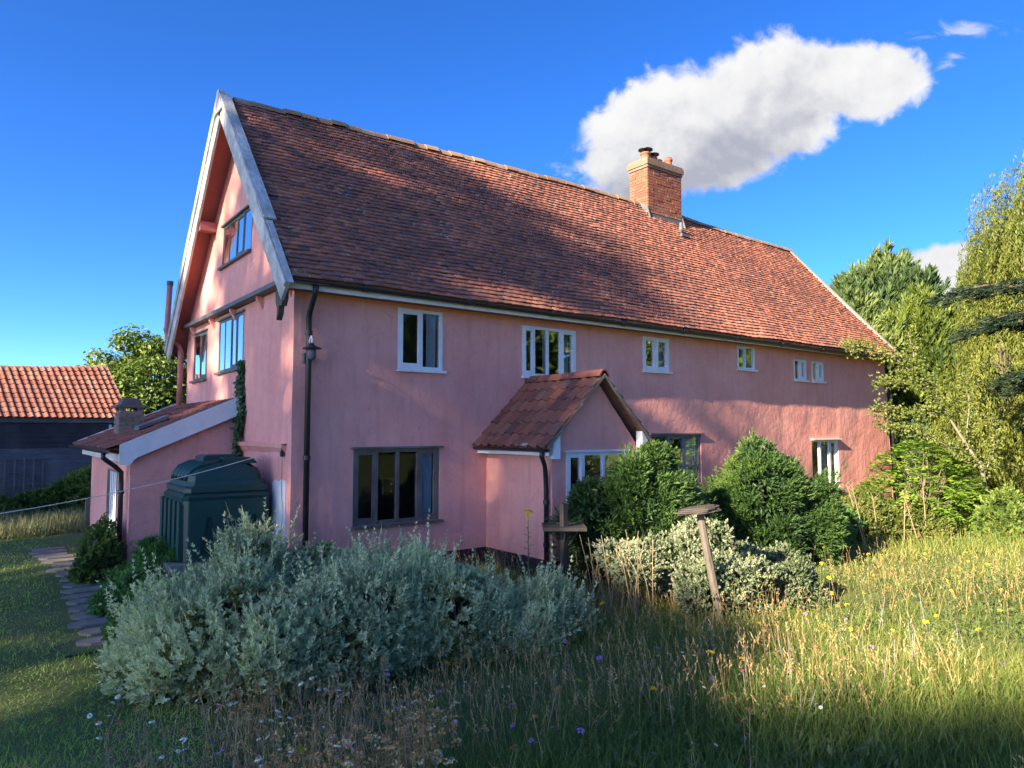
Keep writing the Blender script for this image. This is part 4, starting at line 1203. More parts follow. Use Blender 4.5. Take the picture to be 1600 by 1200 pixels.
# ------------------------------------------------------------------ shrubs
def lobed(mounds, k, f0, f1, rs):
    out = [(a, b_, c, d * .88, e * .88, f * .88) for a, b_, c, d, e, f in mounds]
    for a, b_, c, d, e, f in mounds:
        for _ in range(k):
            q = unit(rs.normal(size=3) + np.array([0, 0, .45]))
            sz = rs.uniform(f0, f1)
            out.append((a + q[0] * d * .8, b_ + q[1] * e * .8, c + q[2] * f * .8, sz * rs.uniform(.8, 1.2), sz * rs.uniform(.8, 1.2), sz * rs.uniform(.9, 1.5)))
    return out
rs = np.random.RandomState(101)
def silver_shrub(name, label, mounds, n, seed, base, pale=0.0):
    t = thing(name, base, label, 'shrub')
    mounds = lobed(mounds, 4, .10, .30, rs)
    P, N = mound_points(mounds, n, rs, 0.22, 4.0, seed)
    gp = snoise(P, seed + 55, 7.0, 2)
    P, N = P[gp > -.5], N[gp > -.5]
    lift = unit(N * .8 + np.array([0, 0, .75]) + rs.normal(size=P.shape) * .33)
    ext = np.abs(rs.normal(0, .09, len(P))) * np.clip(.6 + snoise(P, seed + 77, 3.0, 2), .1, 2)
    P2 = P + lift * ext[:, None]
    V, F = tuft(P2, lift, rs, 10, .052, .022, 1.05, base=.06)
    tone = clumpy(P, seed + 9, 2.6, rs, .2) + pale
    np_obj('leaves', V, F, M['silver'], t, rnd=np.clip(np.tile(tone, 10) + rs.normal(0, .1, len(F)), 0, 1))
    # long leafy shoots standing proud of the mound
    m_ = len(P) // 22
    ix = rs.choice(len(P), m_, replace=False)
    sd_ = unit(lift[ix] + np.array([0, 0, .5]) + rs.normal(size=(m_, 3)) * .2)
    sl = rs.uniform(.12, .36, m_)
    Pq = np.concatenate([P2[ix] + sd_ * (sl * u_)[:, None] + rs.normal(size=(m_, 3)) * .006 for u_ in np.linspace(0, 1, 9)])
    V, F = tuft(Pq, np.tile(sd_, (9, 1)) + rs.normal(size=Pq.shape) * .15, rs, 4, .042, .015, .9)
    tag(np_obj('leafy_shoots', V, F, M['silver'], t, rnd=np.clip(rs.normal(.75, .18, len(F)), 0, 1)), kind='stuff')
    # fine flower stalks standing above the leaves
    k = n // 4
    idx = rs.choice(len(P), k)
    D = unit(lift[idx] + np.array([0, 0, .6]))
    Vs, Fs = strips(P2[idx] - D * .05, D, rs.uniform(.10, .26, k), np.full(k, .009), rs.uniform(0, .04, k), 2, rs)
    tag(np_obj('flower_stalks', Vs, Fs, M['silver'], t, rnd=np.clip(np.repeat(tone[idx], 2) + .1, 0, 1)), kind='stuff')
    # a closer layer of broad felted leaves under the shoots, then older olive and yellow ones in patches
    Pi, Ni = mound_points([(a, b_, c, d * .95, e * .95, f * .95) for a, b_, c, d, e, f in mounds], int(n * .5), rs, .22, 4.0, seed)
    V, F = tuft(Pi, unit(Ni * .9 + np.array([0, 0, .35]) + rs.normal(size=Ni.shape) * .4), rs, 5, .075, .036, 1.3)
    np_obj('inner_leaves', V, F, M['silver'], t, rnd=np.clip(.45 + .3 * rs.rand(len(F)) + pale, 0, 1))
    Po, No = mound_points([(a, b_, c, d * .99, e * .99, f * .99) for a, b_, c, d, e, f in mounds], n // 3, rs, .22, 4.0, seed)
    kp = snoise(Po, seed + 31, 5.0, 2) > .15
    V, F = tuft(Po[kp], unit(No[kp] + rs.normal(size=No[kp].shape) * .5), rs, 5, .07, .032, 1.1)
    np_obj('older_leaves', V, F, M['silver_under'], t, rnd=np.clip(rs.rand(len(F)) ** 1.4, 0, 1))
    mb = MB()
    for a, b_, c, d, e, f in mounds:
        for _ in range(2):
            x0, y0 = a + rs.normal(0, .12), b_ + rs.normal(0, .12)
            x1, y1 = a + rs.normal(0, d * .5), b_ + rs.normal(0, e * .5)
            mb.tube([(x0, y0, gz(x0, y0) - .05), ((x0 + x1) / 2, (y0 + y1) / 2 + .04, c + f * .25), (x1, y1, c + f * .8)], [.018, .012, .006], 6)
    mb.build('branches', M['twig'], t, True)
    return t
silver_shrub('silver_shrub', 'big mound of silver-grey felted leaves in front of the green oil tank',
             [(-1.25, -2.3, .30, .55, .55, .88), (-1.8, -2.25, .20, .42, .42, .68), (-.50, -2.55, .28, .75, .7, .72), (-.95, -1.8, .25, .6, .5, .68),
              (-1.7, -3.2, .30, .75, .65, .62), (-2.15, -2.7, .2, .5, .6, .5)], 9500, 3, (-1.2, -2.4, 0))
silver_shrub('silver_shrub', 'spreading silver-leaved shrub below the dark oak window',
             [(.10, -2.75, .25, .75, .65, .66), (.70, -3.05, .18, .55, .55, .50), (-.55, -3.7, .32, .80, .62, .58), (.25, -3.75, .32, .75, .6, .50), (-1.35, -4.1, .38, .55, .5, .36), (.45, -2.4, .2, .45, .45, .56)], 8000, 5, (0, -3.2, 0))
silver_shrub('silver_shrub', 'small pale dry silver shrub at the edge of the meadow before the dark bird table',
             [(1.10, -4.05, .08, .42, .38, .32), (1.45, -3.85, .02, .34, .34, .30), (.80, -4.30, .18, .32, .32, .20)], 2600, 7, (1.4, -4.0, 0), .12)

def bush(name, label, mounds, n, mat, seed, base, L=.05, W=.02, k=7, spread=.7, bump=.14, upw=.35, freq=3.5, trunk=True, group=None, jit=.4, cat='bush', inner_mat=None, ext=.05):
    t = thing(name, base, label, cat, group)
    lo = .22 * min(1, mounds[0][3]) + .02
    mounds = lobed(mounds, 6, lo * .7, lo * 1.5, rs)
    P, N = mound_points(mounds, n, rs, bump, freq, seed)
    gap = snoise(P, seed + 21, 6.0 / max(.5, mounds[0][3]), 2)
    kp = gap > -.42
    P, N, gap = P[kp], N[kp], gap[kp]
    A = unit(N + np.array([0, 0, upw]) + rs.normal(size=P.shape) * jit)
    P2 = P + A * (np.abs(rs.normal(0, ext, len(P))) * np.clip(.7 + .9 * gap, .1, 2.2))[:, None]
    V, F = tuft(P2, A, rs, k, L, W, spread, base=L * 1.2)
    tone = clumpy(P, seed + 3, 2.4, rs, .18)
    np_obj('foliage', V, F, mat, t, rnd=np.clip(np.tile(tone, k) + rs.normal(0, .1, len(F)), 0, 1))
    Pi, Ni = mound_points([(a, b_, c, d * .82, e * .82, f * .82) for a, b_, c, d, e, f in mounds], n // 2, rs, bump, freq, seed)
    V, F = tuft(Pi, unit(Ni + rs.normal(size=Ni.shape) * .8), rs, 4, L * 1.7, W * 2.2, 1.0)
    np_obj('inner_foliage', V, F, inner_mat or mat, t, rnd=rs.rand(len(F)) * .4)  # inner leaves kept to the dark tones, painting shade into the gaps
    if trunk:
        mb = MB()
        for a, b_, c, d, e, f in mounds:
            for _ in range(2):
                x1, y1 = a + rs.normal(0, d * .4), b_ + rs.normal(0, e * .4)
                x0, y0 = base[0] + (a - base[0]) * .5 + rs.normal(0, .1), base[1] + (b_ - base[1]) * .5 + rs.normal(0, .1)
                mb.tube([(x0, y0, gz(x0, y0) - .05), ((x0 + x1) / 2 + .05, (y0 + y1) / 2, c * .5 + .1), (x1, y1, c + f * .6)], [.03, .02, .008], 6)
        mb.build('stems', M['twig'], t, True)
    return t
bush('evergreen_bush', 'dense feathery evergreen bush hiding most of the porch window',
     [(4.42, -2.75, 1.00, .80, .75, 1.06), (3.80, -2.40, .70, .62, .55, .80), (4.90, -3.0, .55, .55, .55, .62), (4.4, -2.8, .45, .85, .7, .6)], 11000, M['box_green'], 31, (4.5, -2.8, 0), .075, .020, 7, .6, .2, ext=.08)
bush('evergreen_bush', 'rounded evergreen bush in front of the grey three-light window',
     [(7.32, -2.78, 1.05, .85, .85, 1.05), (7.95, -3.15, .60, .70, .70, .70), (7.2, -2.9, .5, .85, .7, .6)], 11000, M['box_green'], 37, (7.1, -2.6, 0), .075, .020, 7, .6, .2, ext=.08)
bush('variegated_bush', 'low spreading bush of cream-edged leaves around the leaning post',
     [(2.95, -3.95, .64, .50, .42, .24), (3.55, -4.15, .54, .55, .5, .34), (4.10, -4.70, .42, .75, .62, .42), (4.50, -4.95, .30, .56, .52, .38), (3.35, -4.75, .38, .52, .42, .30), (3.75, -4.2, .75, .45, .4, .35)],
     8200, M['variegated'], 41, (3.8, -4.5, 0), .036, .022, 6, .9, .15, .5, 5.0)

# ferny growth, roses and low leaves along the path
bush('fern_clump', 'fresh green ferny clump at the foot of the lean-to wall', [(-1.45, 1.55, .15, .42, .5, .45), (-1.15, .95, .1, .4, .4, .34), (-1.75, 1.1, .1, .4, .5, .3)], 2600, M['fern'], 43, (-1.4, 1.4, 0), .08, .018, 7, .9, .2, .8, cat='plant', trunk=False)
bush('rose_bush', 'straggly rose bush beside the white lean-to door', [(-2.02, 3.1, .35, .28, .45, .45), (-2.15, 2.5, .2, .3, .4, .35)], 900, M['broad'], 45, (-2.05, 2.9, 0), .06, .04, 5, .9, .25, .6)
bush('low_plant', 'low dark leafy plants spilling over the edge of the stone path', [(-1.95, .25, .02, .5, .6, .34), (-1.7, -.6, .02, .55, .6, .36), (-2.1, -1.1, .02, .4, .5, .26)], 2600, M['fern'], 47, (-1.9, -.3, 0), .06, .04, 5, 1.1, .2, .7, cat='plant', trunk=False)

# ivy up the gable above the tank
iv = thing('ivy', (-.03, 2.6, 1.75), 'strip of dark ivy climbing the gable where the lean-to meets it', 'ivy')
n = 2400
v_ = rs.rand(n) ** .8
zc = 1.75 + v_ * 1.75
yc = np.interp(zc, [1.75, 2.3, 2.9, 3.5], [2.62, 2.66, 2.50, 2.46])
wd = np.interp(zc, [1.75, 2.1, 2.5, 2.9, 3.5], [.16, .28, .32, .16, .05])
P = np.stack([-.02 - np.abs(rs.normal(0, .03, n)), yc + rs.uniform(-1, 1, n) * wd, zc], 1)
P[:, 0] -= np.where(zc < 2.55, .03, 0)
N = unit(np.array([-1, -.35, .35]) + rs.normal(size=(n, 3)) * .35)
V, F = leaves(P, unit(np.array([0, 0, -.8]) + rs.normal(size=(n, 3)) * .6), N, rs.uniform(.05, .085, n), rs.uniform(.045, .075, n), .1)
np_obj('leaves', V, F, M['ivy'], iv, rnd=rs.rand(n))
MB().tube([(-.02, 2.62, 1.6), (-.02, 2.66, 2.2), (-.02, 2.52, 2.9), (-.015, 2.47, 3.45)], [.016, .012, .008, .004], 6).build('vine', M['bark'], iv)

# ------------------------------------------------------------------ trees
def crown_clumps(centre, rad, n, rs, rmin, rmax, shell=.55):
    d = unit(rs.normal(size=(n, 3)))
    r = (shell + (1 - shell) * rs.rand(n)) ** 1.0
    c = np.array(centre) + d * np.array(rad) * r[:, None]
    return c, rs.uniform(rmin, rmax, n)
def broad_tree(name, label, base, height, crown_c, crown_r, nclump, rc, nleaf, L, W, mat, seed, trunk_r=.25, group=None, cat='tree', extra=None, flat=.75):
    rs = np.random.RandomState(seed)
    t = thing(name, base, label, cat, group)
    c, r = crown_clumps(crown_c, crown_r, nclump, rs, rc[0], rc[1])
    if extra is not None:
        c = np.concatenate([c, np.array(extra)[:, :3]])
        r = np.concatenate([r, np.array(extra)[:, 3]])
    k = rs.choice(len(c), nleaf, p=r ** 2 / (r ** 2).sum())
    d = unit(rs.normal(size=(nleaf, 3)))
    rr = r[k] * (0.45 + 0.6 * rs.rand(nleaf) ** .6)
    P = c[k] + d * rr[:, None] * np.array([1, 1, flat])
    N = unit(d * .6 + np.array([0, 0, .7]) + rs.normal(size=d.shape) * .5)
    D = unit(np.cross(N, rs.normal(size=d.shape)) + np.array([0, 0, -.25]))
    V, F = leaves(P, D, N, L * rs.uniform(.6, 1.3, nleaf), W * rs.uniform(.6, 1.3, nleaf))
    tone = np.clip(.45 + rs.normal(0, .16, len(c))[k] + rs.normal(0, .18, nleaf), 0, 1)
    np_obj('crown', V, F, mat, t, rnd=tone)
    mb = MB()
    b0 = Vector(base)
    top = Vector(crown_c) + Vector((0, 0, crown_r[2] * .3))
    pts = [b0 - Vector((0, 0, .2)), b0.lerp(top, .3) + Vector(rs.normal(0, .1, 3)), b0.lerp(top, .65) + Vector(rs.normal(0, .15, 3)), top]
    mb.tube(pts, [trunk_r, trunk_r * .8, trunk_r * .5, trunk_r * .2], 10)
    mb.build('trunk', M['bark'], t, True)
    mb = MB()
    for i in rs.choice(len(c), min(len(c), 26), replace=False):
        s = b0.lerp(top, rs.uniform(.35, .85))
        e = Vector(c[i])
        m_ = s.lerp(e, .5) + Vector((0, 0, .08 * (e - s).length))
        mb.tube([s, m_, e], [trunk_r * .35, trunk_r * .2, trunk_r * .06], 6)
    mb.build('limbs', M['bark'], t, True)
    return t
def conifer(name, label, base, height, rad, n, mat, seed, prof=None, L=.30, W=.07, k=5, trunk_r=.22, tiers=.30, cat='conifer', group=None, lean=(0, 0)):
    """column or cone of outward, up-tipped sprays, lumpy and ragged at the edge"""
    rs = np.random.RandomState(seed)
    t = thing(name, base, label, cat, group)
    h = rs.rand(n) ** .9
    a = rs.uniform(0, 2 * math.pi, n)
    pr = np.interp(h, *(prof or ([0, .12, .4, .75, .93, 1], [.75, 1, .95, .62, .27, .02])))
    q = np.stack([np.cos(a) * 2.2, np.sin(a) * 2.2, h * height * .75], 1)
    lump = 1 + tiers * snoise(q, seed, 1.8, 3)
    r = rad * pr * lump * (1 - .35 * rs.rand(n) ** 2)
    d = np.stack([np.cos(a), np.sin(a), np.zeros(n)], 1)
    P = np.array(base) + np.array([lean[0], lean[1], 0]) * h[:, None] + d * r[:, None] + np.stack([0 * h, 0 * h, .25 + h * (height - .25)], 1)
    A = unit(d * (1.0 - .55 * h)[:, None] + np.array([0, 0, .45]) + np.array([0, 0, .6]) * h[:, None] + rs.normal(size=P.shape) * .33)
    V, F = tuft(P, A, rs, k, L, W, .55, base=L * .6)
    m_ = int(n * .035)
    idx = rs.choice(n, m_, replace=False)
    pd_ = unit(A[idx] * np.array([.8, .8, .5]) + np.array([0, 0, .75]))
    pl_ = rs.uniform(.5, 1.15, m_) * rad * .28
    PP = np.concatenate([P[idx] + pd_ * (pl_ * u)[:, None] + rs.normal(size=(m_, 3)) * (.10 * rad * (1.05 - u)) * .6 for u in np.linspace(.05, 1, 12)])
    PA = np.tile(pd_, (12, 1)) + rs.normal(size=PP.shape) * .3
    P, A = np.concatenate([P, PP]), np.concatenate([A, unit(PA)])
    V, F = tuft(P, A, rs, k, L * .8, W * .9, .55, base=L * .5)
    n = len(P)
    tone = np.clip(.45 + .25 * snoise(P, seed + 1, 1.3, 2) + rs.normal(0, .16, n), 0, 1)
    np_obj('crown', V, F, mat, t, rnd=np.clip(np.tile(tone, k) + rs.normal(0, .1, len(F)), 0, 1))
    mb = MB()
    b0 = Vector(base)
    mb.tube([b0 - Vector((0, 0, .2)), b0 + Vector((lean[0] * .5, lean[1] * .5, height * .5)), b0 + Vector((lean[0], lean[1], height * .95))], [trunk_r, trunk_r * .6, .03], 8)
    mb.build('trunk', M['bark'], t, True)
    return t

broad_tree('broadleaf_tree', 'leafy green tree rising behind the barn and the lean-to chimney', (2.6, 23.5, 0), 7, (2.3, 23.4, 3.7), (2.35, 2.0, 2.8), 110, (.45, .8), 26000, .20, .13, M['broad'], 201, .28,
           extra=[(.35, 24.0, 5.3, .55), (.7, 24, 4.7, .6), (3.6, 22.5, 3.0, .9), (3.8, 22.6, 1.6, .9), (1.0, 23.8, 3.6, .8)])
conifer('cypress_tree', 'broad dark cypress rising behind the far end of the roof', (30.8, 6.0, 0), 10.0, 3.9, 10000, M['conifer'], 211, L=.55, W=.12, k=6, prof=([0, .1, .45, .72, .9, 1], [.8, 1, .98, .66, .36, .04]))
conifer('cypress_tree', 'tall dark cypress standing between the roof end and the willow', (31.5, 1.6, 0), 9.9, 2.4, 6500, M['conifer'], 212, L=.5, W=.11, k=6)
conifer('golden_cypress', 'yellow-green cypress beyond the corner of the house', (24.6, 1.7, 0), 7.0, 2.3, 7000, M['gold_conifer'], 213, L=.4, W=.09, k=6, cat='conifer')
conifer('cypress_tree', 'dense dark cypress filling the gap beside the far downpipe', (23.5, 4.0, 0), 7.4, 2.9, 8000, M['conifer'], 214, L=.42, W=.1, k=6)
conifer('cypress_tree', 'dark cypress partly hidden by the hanging willow', (27.5, -.9, 0), 8.3, 2.4, 6000, M['conifer'], 215, L=.45, W=.1, k=6)

def willow(name, label, base, crown, seed, nstr, mat, top):
    rs = np.random.RandomState(seed)
    t = thing(name, base, label, 'willow')
    cc, cr = np.array(crown[:3]), np.array(crown[3:])
    d = unit(rs.normal(size=(nstr, 3)) * np.array([1, 1, .8]) + np.array([0, 0, .35]))
    S = cc + d * cr * rs.uniform(.35, 1.0, nstr)[:, None] ** .8
    ln = rs.uniform(1.2, 3.8, nstr) * np.clip((S[:, 2] - .3) / 4, .3, 1)
    P, D, N = [], [], []
    out = unit(d * np.array([1, 1, 0]))
    per = 46
    for i in range(per):
        u = (i + rs.rand(nstr)) / per
        p = S + out * (.55 * np.sqrt(u))[:, None] + np.stack([.08 * np.sin(5 * u + 9 * d[:, 0]), .08 * np.cos(4 * u + 7 * d[:, 1]), -ln * u + .25 * np.sin(np.pi * np.minimum(u * 3, 1))], 1)
        P.append(p + rs.normal(size=p.shape) * .035)
        D.append(unit(np.array([0, 0, -1.0]) + rs.normal(size=p.shape) * .45))
        N.append(unit(out + rs.normal(size=p.shape) * .7))
    P, D, N = np.concatenate(P), np.concatenate(D), np.concatenate(N)
    ok = P[:, 2] > .1
    P, D, N = P[ok], D[ok], N[ok]
    V, F = leaves(P, D, N, rs.uniform(.10, .19, len(P)), rs.uniform(.026, .048, len(P)))
    st = np.tile(np.clip(.5 + rs.normal(0, .2, nstr), 0, 1), per)[ok]
    np_obj('hanging_foliage', V, F, mat, t, rnd=np.clip(st + rs.normal(0, .14, len(P)), 0, 1))
    mb = MB()
    b0, tp = Vector(base), Vector(cc) + Vector((0, 0, cr[2] * .4))
    mb.tube([b0 - Vector((0, 0, .2)), b0.lerp(tp, .4) + Vector((.2, .1, 0)), tp], [.38, .28, .1], 10)
    mb.build('trunk', M['bark'], t, True)
    mb = MB()
    for i in range(40):
        s = b0.lerp(tp, rs.uniform(.4, 1))
        e = Vector(S[i])
        mb.tube([s, s.lerp(e, .5) + Vector((0, 0, .5)), e], [.09, .05, .012], 6)
    mb.build('limbs', M['bark'], t, True)
    return t
willow('weeping_willow', 'tall weeping willow with hanging yellow-green foliage at the garden edge', (24.1, -3.8, 0), (23.9, -3.6, 7.2, 3.3, 3.3, 5.0), 221, 4600, M['willow'], 12)
willow('weeping_willow', 'shorter drooping willow in front of the dark cypresses', (20.2, -2.4, 0), (20.0, -2.4, 2.8, 1.9, 1.5, 2.4), 223, 800, M['willow'], 6)

def bough_tree(name, label, base, seed):
    """dark conifer with level, drooping-tipped boughs"""
    rs = np.random.RandomState(seed)
    t = thing(name, base, label, 'conifer')
    b0 = Vector(base)
    MB().tube([b0 - Vector((0, 0, .2)), b0 + Vector((0, 0, 4)), b0 + Vector((0.1, 0, 9.5))], [.26, .2, .04], 10).build('trunk', M['bark'], t, True)
    P, A = [], []
    mb = MB()
    for i in range(54):
        h = rs.uniform(1.4, 9)
        a = rs.uniform(0, 2 * math.pi) if i > 16 else R(rs.uniform(100, 180))
        ln = rs.uniform(1.3, 2.9) * (1 - h / 13)
        if i < 6:
            h, a, ln = rs.uniform(4.0, 6.2), R(rs.uniform(118, 165)), rs.uniform(2.2, 3.2)
        dr = Vector((math.cos(a), math.sin(a), 0))
        pts = [b0 + Vector((0, 0, h)) + dr * (ln * u) + Vector((0, 0, .25 * math.sin(u * 2.2) - .35 * u * u)) for u in np.linspace(0, 1, 7)]
        mb.tube(pts, [.05, .045, .038, .03, .022, .015, .006], 6)
        for q in range(130):
            u = rs.uniform(.18, 1.0)
            p = b0 + Vector((0, 0, h)) + dr * (ln * u) + Vector((0, 0, .25 * math.sin(u * 2.2) - .35 * u * u))
            s = Vector((-dr.y, dr.x, 0)) * rs.normal(0, .30 * (1.1 - u * .6))
            P.append(p + s + Vector((0, 0, rs.normal(-.05, .06))))
            A.append(dr * .8 + s * .9 + Vector((0, 0, rs.normal(-.15, .25))))
    mb.build('boughs', M['bark'], t, True)
    P, A = np.array(P), unit(np.array(A))
    V, F = tuft(P, A, rs, 6, .17, .035, .6, base=.08)
    np_obj('needles', V, F, M['yew'], t, rnd=rs.rand(len(F)))
    return t, rs
bt_, rsb = bough_tree('dark_conifer', 'near-black conifer with level drooping boughs in front of the willow', (15.9, -5.55, 0), 231)
# rust-coloured dying sprays
for (c, r, nn_) in (((15.25, -4.75, 5.95), .22, 260), ((15.2, -4.7, 5.55), .17, 160), ((15.6, -4.9, 1.3), .35, 420)):
    P = np.array(c) + rsb.normal(size=(nn_, 3)) * r * np.array([.6, .6, 1])
    V, F = leaves(P, unit(rsb.normal(size=P.shape) + np.array([0, 0, -.6])), unit(rsb.normal(size=P.shape)), rsb.uniform(.08, .16, nn_), np.full(nn_, .03))
    o = np_obj('dead_spray', V, F, M['rust'], bt_, rnd=rsb.rand(nn_))
    o['label'] = 'rust-red dying spray'

# young tree with thin pale branches reaching to the house corner
rs = np.random.RandomState(241)
sp = thing('young_tree', (14.55, -4.05, 0), 'young thin-branched tree reaching across the far corner of the house', 'tree')
MB().tube([(14.75, -4.35, -.1), (14.55, -4.0, .55), (14.45, -3.75, .95), (14.35, -3.7, 1.5), (14.1, -3.5, 2.0), (13.75, -3.25, 2.7), (13.5, -3.0, 3.2)], [.06, .052, .046, .04, .032, .022, .012], 8).build('trunk', M['old_wood'], sp, True)
br = [[(13.75, -3.25, 2.7), (13.2, -2.9, 3.5), (12.75, -2.6, 3.95), (12.2, -2.2, 4.15), (11.9, -2.0, 4.2)], [(13.75, -3.25, 2.7), (13.2, -2.9, 2.65), (12.7, -2.6, 2.7), (12.3, -2.35, 2.75)],
      [(14.25, -3.6, 1.7), (13.6, -3.1, 2.05), (13.0, -2.75, 2.35), (12.5, -2.45, 2.42)], [(14.1, -3.5, 2.0), (14.4, -3.5, 2.8), (14.6, -3.4, 3.6)], [(13.5, -3.0, 3.2), (13.3, -2.85, 3.8), (13.1, -2.8, 4.5)],
      [(14.35, -3.7, 1.5), (13.8, -3.3, 1.65), (13.3, -3.1, 1.75)], [(14.4, -3.75, 1.3), (14.9, -3.8, 1.9), (15.1, -3.7, 2.6)], [(13.75, -3.25, 2.7), (13.6, -3.05, 3.4), (12.9, -2.6, 3.4), (12.4, -2.35, 3.35)]]
P = []
mb = MB()
for b_ in br:
    mb.tube(b_, list(np.linspace(.018, .005, len(b_))), 6)
    for q0, q1 in zip(b_[:-1], b_[1:]):
        q0, q1 = np.array(q0), np.array(q1)
        P.append(q0 + (q1 - q0) * rs.rand(130, 1) + rs.normal(size=(130, 3)) * .10)
mb.build('branches', M['old_wood'], sp, True)
P = np.concatenate(P)
V, F = tuft(P, unit(rs.normal(size=P.shape) + np.array([0, 0, .4])), rs, 3, .075, .042, 1.0)
np_obj('crown', V, F, M['sapling'], sp, rnd=rs.rand(len(F)))

# leafy suckers with big pinnate leaves
def pinnate(name, label, base, mounds, n, seed, mat, ll=.30):
    rs = np.random.RandomState(seed)
    t = thing(name, base, label, 'shrub')
    P0, N0 = mound_points(mounds, n, rs, .12, 3.0, seed)
    A = unit(N0 + np.array([0, 0, .25]) + rs.normal(size=P0.shape) * .4)
    Ps, Ds, Ns = [], [], []
    for u in np.linspace(.15, 1, 5):
        for s in (-1, 1):
            S = unit(np.cross(A, np.array([0, 0, 1.0])))
            c = P0 + A * (ll * u) - np.array([0, 0, 1.0]) * (ll * .45 * u * u)
            Ps.append(c)
            Ds.append(unit(A * .5 + S * s + np.array([0, 0, -.25]) + rs.normal(size=A.shape) * .12))
            Ns.append(unit(np.array([0, 0, 1.0]) + A * .3 + rs.normal(size=A.shape) * .2))
    Ps, Ds, Ns = np.concatenate(Ps), np.concatenate(Ds), np.concatenate(Ns)
    V, F = leaves(Ps, Ds, Ns, rs.uniform(.09, .15, len(Ps)), rs.uniform(.045, .07, len(Ps)))
    np_obj('leaves', V, F, mat, t, rnd=np.clip(np.tile(rs.rand(n), 10) * .6 + rs.rand(len(Ps)) * .4, 0, 1))
    mb = MB()
    for i in range(0, n, max(1, n // 50)):
        b_ = Vector(base) + Vector((rs.normal(0, .2), rs.normal(0, .2), 0))
        e = Vector(P0[i])
        mb.tube([b_, b_.lerp(e, .5) + Vector((0, 0, .15)), e], [.016, .012, .005], 5)
    mb.build('stems', M['twig'], t, True)
pinnate('leafy_shrub', 'bright green shrub of long paired leaves at the far corner of the house', (13.2, -2.95, 0), [(13.1, -2.85, .95, .95, .7, .85), (12.5, -2.5, .6, .6, .5, .5), (13.8, -3.2, .8, .6, .6, .7)], 900, 251, M['walnut'])
rs = np.random.RandomState(261)
bush('hedge_bush', 'dark nettle-like growth at the foot of the wall beyond the evergreen bush', [(9.4, -2.3, .2, .8, .7, .62), (10.4, -2.2, .15, .8, .7, .55)], 2400, M['fern'], 61, (9.9, -2.2, 0), .09, .035, 6, .9, .2, .6)
bush('hedge_bush', 'pale scrubby bush below the three-light white window', [(11.6, -2.5, .2, .9, .7, .62), (12.4, -3.1, .2, .8, .7, .55)], 2600, M['sapling'], 62, (12, -2.8, 0), .07, .035, 6, .9, .22, .5)
bush('hedge_bush', 'low mixed bush at the foot of the young tree', [(13.6, -4.6, .15, .9, .8, .6), (14.9, -5.2, .2, 1.0, .9, .75)], 3200, M['broad'], 63, (14.2, -4.9, 0), .08, .045, 6, .9, .22, .5)
bush('hedge_bush', 'low green bush growing below the hanging willow', [(16.6, -4.7, .2, 1.1, .9, .7), (17.9, -5.0, .3, 1.0, 1.0, 1.0), (19.2, -5.8, .2, 1.3, 1.1, .8)], 4200, M['broad'], 64, (17.8, -5.2, 0), .11, .05, 6, .9, .22, .5)
bush('hedge_bush', 'dark rounded bush between the house corner and the willow', [(19.6, .3, 1.3, 1.4, 1.3, 1.7), (18.9, -1.2, .8, 1.1, 1.1, 1.1)], 4200, M['conifer'], 65, (19.3, -.3, 0), .13, .05, 6, .9, .22, .5)
bush('hedge_bush', 'dark green bush in front of the barn boards', [(-.9, 13.6, .3, .85, .8, .85), (-1.9, 13.9, .1, .8, .7, .6), (-.2, 13.0, .3, .6, .6, .8)], 3600, M['broad'], 66, (-1.1, 13.6, 0), .08, .05, 5, .9, .2, .5)
bush('hedge_bush', 'rough olive scrub at the left of the barn trellis', [(-3.3, 13.2, .0, .8, .8, .5), (-4.6, 12.8, .1, 1.0, .9, .8)], 2200, M['sapling'], 67, (-3.8, 13, 0), .08, .04, 5, .9, .25, .5)

# ------------------------------------------------------------------ grasses
rs = np.random.RandomState(301)
CAMX, CAMY = cam.location.x, cam.location.y
FX, FY = math.cos(YAW), math.sin(YAW)
def scatter(n, t0, t1, lat0, lat1, power=1.0):
    """ground points spread in front of the garden's viewpoint, denser nearby"""
    u = rs.rand(n)
    t = (t0 ** (1 - power) + u * (t1 ** (1 - power) - t0 ** (1 - power))) ** (1 / (1 - power)) if power != 1 else t0 * (t1 / t0) ** u
    l = t * rs.uniform(lat0, lat1, n)
    return np.stack([CAMX + FX * t + FY * l, CAMY + FY * t - FX * l], 1), t
def in_house(x, y, e=.0):
    return ((x > -e) & (x < L + .3 + e) & (y > -e) & (y < WD + e)) | ((x > PX0 - e) & (x < PX1 + e) & (y > PYF - e) & (y < .1)) | ((x > LX - e) & (x < .1) & (y > LY0 - e) & (y < LY1 + e)) | ((x > -1.5 - e) & (x < 0) & (y > .45) & (y < 2.1))
def lawn_mask(x, y):
    edge = -2.15 + .12 * np.sin(y * 1.3) + np.where(y < -2.5, -.045 * (-2.5 - y) ** 1.5, 0)
    return (x < edge)
def on_path(x, y):
    return (np.abs(x - (-2.42 + .06 * np.sin(y * .7))) < .34) & (y > -1.4) & (y < 6.3)
